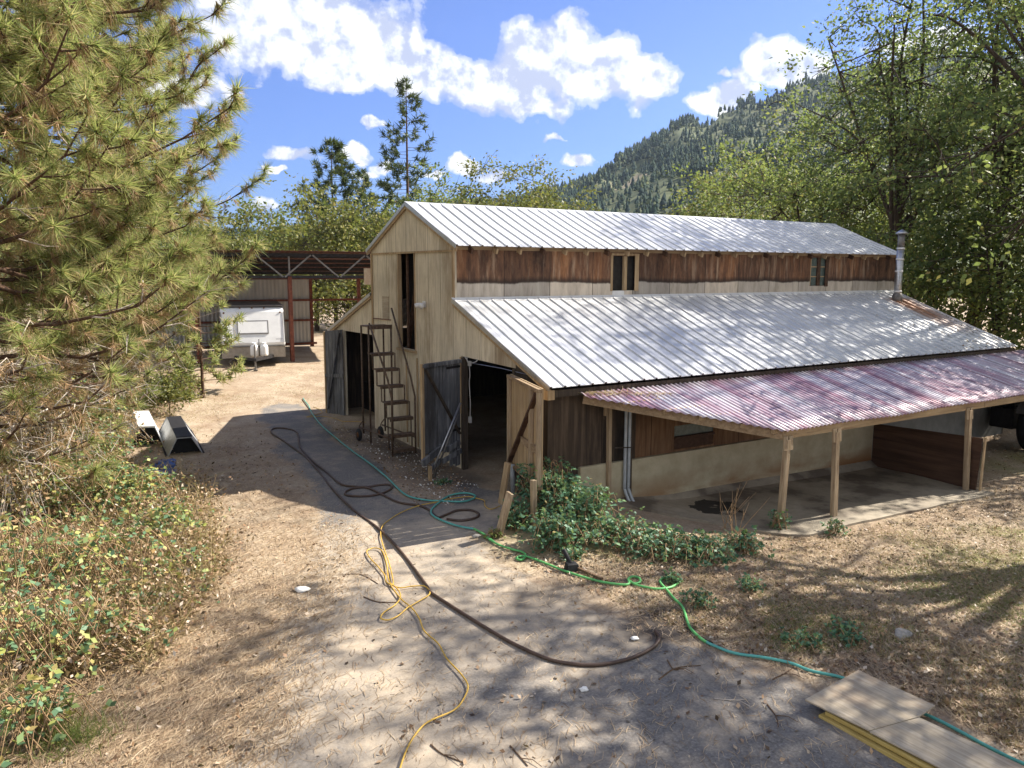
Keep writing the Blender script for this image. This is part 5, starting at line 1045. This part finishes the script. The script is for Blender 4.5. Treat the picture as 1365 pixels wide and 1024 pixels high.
# dry stalks before the porch
rng = np.random.default_rng(9); segs = []
c0 = gp(985, 712); st = thing('dry_stalks', 'pale bare stalks standing before the damp ring on the slab', 'dry plant', c0); m = MB()
for k in range(9):
    a = np.array(c0)+rng.normal(size=3)*[.16, .12, 0]; e = a+np.array([rng.normal()*.3, rng.normal()*.2, rng.uniform(.3, .75)]); segs.append(([a, (a+e)/2+rng.normal(size=3)*.04, e], .007, .003)); segs.append(([(a+e)/2, e+rng.normal(size=3)*.14], .004, .002))
tubes_np(segs, 4).build('stalks', 'cane_tan', st, True)['kind'] = 'stuff'
def region(n, poly, rng, jit=0):
    poly = np.array(poly, float); lo = poly.min(0); hi = poly.max(0); U = rng.uniform(lo[0], hi[0], n*3); Vv = rng.uniform(lo[1], hi[1], n*3); k = inpoly(U, Vv, [tuple(p) for p in poly]); U, Vv = U[k][:n], Vv[k][:n]; P = gpv(U, Vv)
    bad = ((P[:, 0] > .0) & (P[:, 1] > .0) & (P[:, 1] < 11.8)) | ((P[:, 0] > 1.2) & (P[:, 0] < 9.5) & (P[:, 1] < .05) & (P[:, 1] > -np.minimum(2.88, (P[:, 0]-1.0)*1.2)) & (rng.random(len(P)) > .03)) | ((P[:, 0] > -1.6) & (P[:, 0] < -.55) & (P[:, 1] < -6.7))
    return P[~bad]
def lay(P, ln, wd, rng, lift=.012, ang=None, tilt=.06):
    n = len(P); a = rng.random(n)*6.283 if ang is None else ang+rng.normal(size=n)*.55+(rng.random(n) < .5)*math.pi; L_ = ln*rng.uniform(.5, 1.2, n)
    D = np.stack([np.cos(a)*L_, np.sin(a)*L_, rng.normal(size=n)*tilt*L_], 1); P = P.copy(); P[:, 2] += lift+rng.random(n)*.012; return P, D, wd*rng.uniform(.7, 1.3, n)
rng = np.random.default_rng(44)
def jit(P):
    P = P.copy(); P[:, :2] += rng.normal(size=(len(P), 2))*.3; P[:, 2] = gz(P[:, 0], P[:, 1]); return P[~((P[:, 0] > -1.6) & (P[:, 0] < -.55) & (P[:, 1] < -6.7)) & ~((P[:, 0] > 1.) & (P[:, 1] > -2.8))]
LEFT = [(0, 640), (230, 640), (330, 650), (480, 700), (470, 780), (400, 850), (330, 1024), (0, 1024)]
RIGHT = [(650, 735), (800, 735), (1000, 705), (1130, 712), (1365, 640), (1365, 1010), (1250, 940), (1100, 900), (960, 868), (880, 830), (790, 790)]
DRV = [(430, 700), (660, 735), (900, 850), (1080, 930), (1200, 1024), (230, 1024), (360, 830)]
allP = [region(46000, LEFT, rng), region(26000, RIGHT, rng), region(2300, DRV, rng), region(3000, [(200, 600), (330, 570), (420, 660), (330, 660)], rng)]
P, D, w_ = lay(jit(np.concatenate(allP)), .18, .0055, rng, lift=.006, ang=.9); V, F = strips(P, D, w_, rng); stuff(npmesh('pine_litter', V, F, 'litter_needle'), 'fallen brown pine needles scattered over bank and drive', 'pine needles')
LIT = [region(2600, LEFT, rng), region(13000, RIGHT, rng), region(500, DRV, rng), region(1400, [(430, 560), (560, 600), (640, 650), (560, 680), (470, 600)], rng), region(900, [(200, 590), (340, 560), (430, 660), (250, 660)], rng), region(1500, [(1150, 600), (1365, 560), (1365, 680), (1200, 690)], rng)]
P = np.concatenate(LIT); P[:, 2] += .012; n = len(P); D = unit(rng.normal(size=(n, 3))*[1, 1, .25]); V, F = leaf_quads(P, .055*rng.uniform(.4, 1.3, n), rng, .65, 1.2, D); stuff(npmesh('leaf_litter', V, F, 'litter_leaf'), 'dry fallen leaves strewn over the ground', 'fallen leaves')
# dry grass, green grass
def grass(name, label, P, h, w, mat, flat=.5, cat='grass'):
    n = len(P); D = rng.normal(size=(n, 3))*[flat, flat, .15]+[0, 0, .8]; D = unit(D)*(h*rng.uniform(.4, 1.3, n))[:, None]; V, F = blades(P, D, w, rng); return stuff(npmesh(name, V, F, mat), label, cat)
P = np.concatenate([region(9000, [(190, 505), (300, 488), (455, 470), (440, 535), (330, 545), (230, 590), (150, 600)], rng), region(15000, RIGHT, rng), region(2000, [(0, 640), (270, 640), (330, 800), (200, 1024), (0, 1024)], rng), region(1500, [(380, 520), (440, 520), (480, 600), (430, 580)], rng)])
k = vnoise(P[:, 0], P[:, 1], 61, .9, 3) > .42; grass('dry_grass', 'short dry straw-coloured grass on the bank and beside the porch', P[k], .11, .006, 'dry_grass', 1.1)
P = region(26000, [(1000, 740), (1130, 715), (1365, 690), (1365, 960), (1180, 880), (1020, 850)], rng); k = vnoise(P[:, 0], P[:, 1], 5, .55, 4)+.10*rng.normal(size=len(P)) > .53; P = np.concatenate([P[k], region(900, [(1020, 850), (1090, 845), (1110, 875), (1030, 870)], rng)]); grass('green_grass', 'patchy green grass on the sunny ground right of the hoses', P, .075, .006, 'green_grass', .9)
c0 = np.array(gp(85, 985)); P = c0+rng.normal(size=(900, 3))*[.20, .17, 0]; P[:, 2] = gz(P[:, 0], P[:, 1]); grass('grass_tuft', 'yellow-green grass tuft among dry needles beside the nearest brambles', P, .20, .007, 'green_grass', .6)
# dead bracken and brush on the left bank
P = region(17000, [(0, 500), (120, 490), (240, 500), (235, 560), (160, 610), (280, 650), (300, 760), (200, 900), (0, 960)], rng); k = vnoise(P[:, 0], P[:, 1], 71, .8, 3) > .40; P = P[k]; n = len(P); P[:, 2] += rng.random(n)**2*.5*ss(760, 600, 0*P[:, 0]+680)
D = unit(rng.normal(size=(n, 3))*[1, 1, .4]+[0, 0, .55])*(.52*rng.uniform(.3, 1.2, n))[:, None]; V1, F1 = blades(P, D, .010, rng)
Q = np.repeat(P+D*rng.uniform(.4, 1, (n, 1)), 2, 0)+rng.normal(size=(2*n, 3))*.05; Q[:, 2] = np.maximum(Q[:, 2], gz(Q[:, 0], Q[:, 1])+.01); V2, F2 = leaf_quads(Q, .06*rng.uniform(.5, 1.4, 2*n), rng, .5, .2)
stuff(npmesh('dead_bracken', V2, F2, 'litter_leaf'), 'curled brown dead leaves hanging in the brush on the left bank', 'dead leaves'); stuff(npmesh('dry_brush', V1, F1, 'dry_grass'), 'dry tan stalks tangled through the brambles', 'dry brush')
P = region(420, [(0, 470), (220, 440), (300, 480), (200, 560), (0, 640)], rng); n = len(P); segs = []
for p in P:
    a = p+[0, 0, rng.uniform(.0, .9)]; e = a+rng.normal(size=3)*[.5, .5, .28]+[0, 0, .1]; segs.append(([a, (a+e)/2+rng.normal(size=3)*.06, e], .008, .003))
stuff(tubes_np(segs, 4).build('dead_twigs', 'dead_grey', None, True), 'tangle of grey dead twigs under the big pine', 'twigs')
# crumbs of pale grit round the ladder and the broken door
P = region(700, [(440, 560), (545, 600), (640, 650), (600, 680), (500, 610)], rng); n = len(P); P[:, 2] += .01; V, F = leaf_quads(P, .035*rng.uniform(.4, 1.4, n), rng, .9, 1.); stuff(npmesh('debris', V, F, 'paper'), 'pale crumbs and chips on the dirt by the ladder', 'debris')

# litter that has gathered on the roofs
n = 420; xx = 15.4-rng.random(n)**2*3.5; yy = -.1+rng.random(n)**1.5*2.2; P = np.stack([xx, yy, 2.21+.382*(yy+.146)+.022], 1); D = unit(rng.normal(size=(n, 3))*[1, 1, .1]); V, F = leaf_quads(P, .07*rng.uniform(.5, 1.2, n), rng, .6, 1.5, D); stuff(npmesh('roof_leaves', V, F, 'litter_leaf'), 'fallen leaves caught on the far end of the lean-to roof', 'fallen leaves')
n = 260; tt = rng.random(n)**1.6; xx = .75+tt*1.6+rng.normal(size=n)*.12; yy = -.16-tt*.35-rng.random(n)*.1; P = np.stack([xx, yy, 2.085+(yy+.10)*.262+.03], 1); D = rng.normal(size=(n, 3))*[.16, .12, .03]; V, F = strips(P, D, .008, rng); stuff(npmesh('roof_straw', V, F, 'dry_grass'), 'pale straw and dead vine strewn on the corner of the porch roof', 'straw')

GROUPS = {'oak_tree': 'oaks round the barn and yard', 'pine_tree': 'pines and other conifers', 'weed': 'weeds near the porch and hoses', 'dry_shrub': 'dry shrubs on the left bank', 'overturned_trough': 'overturned troughs by the drive', 'plywood_sheet': 'boards stacked at the drive corner', 'timber_plank': 'boards stacked at the drive corner',
          'paper_scrap': 'white scraps on the drive', 'leaning_plank': 'planks leaning by the doorway', 'teal_hose': 'garden hoses', 'green_hose': 'garden hoses', 'brown_hose': 'garden hoses', 'yellow_cord': 'yellow cords'}
for o in SC.objects:
    if o.parent is None and 'label' in o:
        k = o.name.split('.')[0]
        if k in GROUPS: o['group'] = GROUPS[k]
        elif k == 'bramble_bush': o['group'] = 'brambles on the left bank' if o.location.x < -4 else 'brambles along the barn corner'
# ------------------------------------------------------------------ air between here and the hills
m = MB(); m.box(-1300, 1300, -1300, 1300, -5, 420); hz = m.build('haze', MATS['paper']); stuff(hz, 'thin blue haze softening the far hillside', 'haze')
hm = bpy.data.materials.new('haze_air'); hm.use_nodes = True; hm.node_tree.nodes.clear(); ho = hm.node_tree.nodes.new('ShaderNodeOutputMaterial'); hv = hm.node_tree.nodes.new('ShaderNodeVolumePrincipled')
hv.inputs['Color'].default_value = (.62, .76, 1, 1); hv.inputs['Density'].default_value = .00009; hv.inputs['Anisotropy'].default_value = .2; hm.node_tree.links.new(hv.outputs[0], ho.inputs['Volume'])
hz.data.materials.clear(); hz.data.materials.append(hm); hz.display_type = 'WIRE'; SC.cycles.volume_bounces = 0; SC.cycles.volume_max_steps = 64
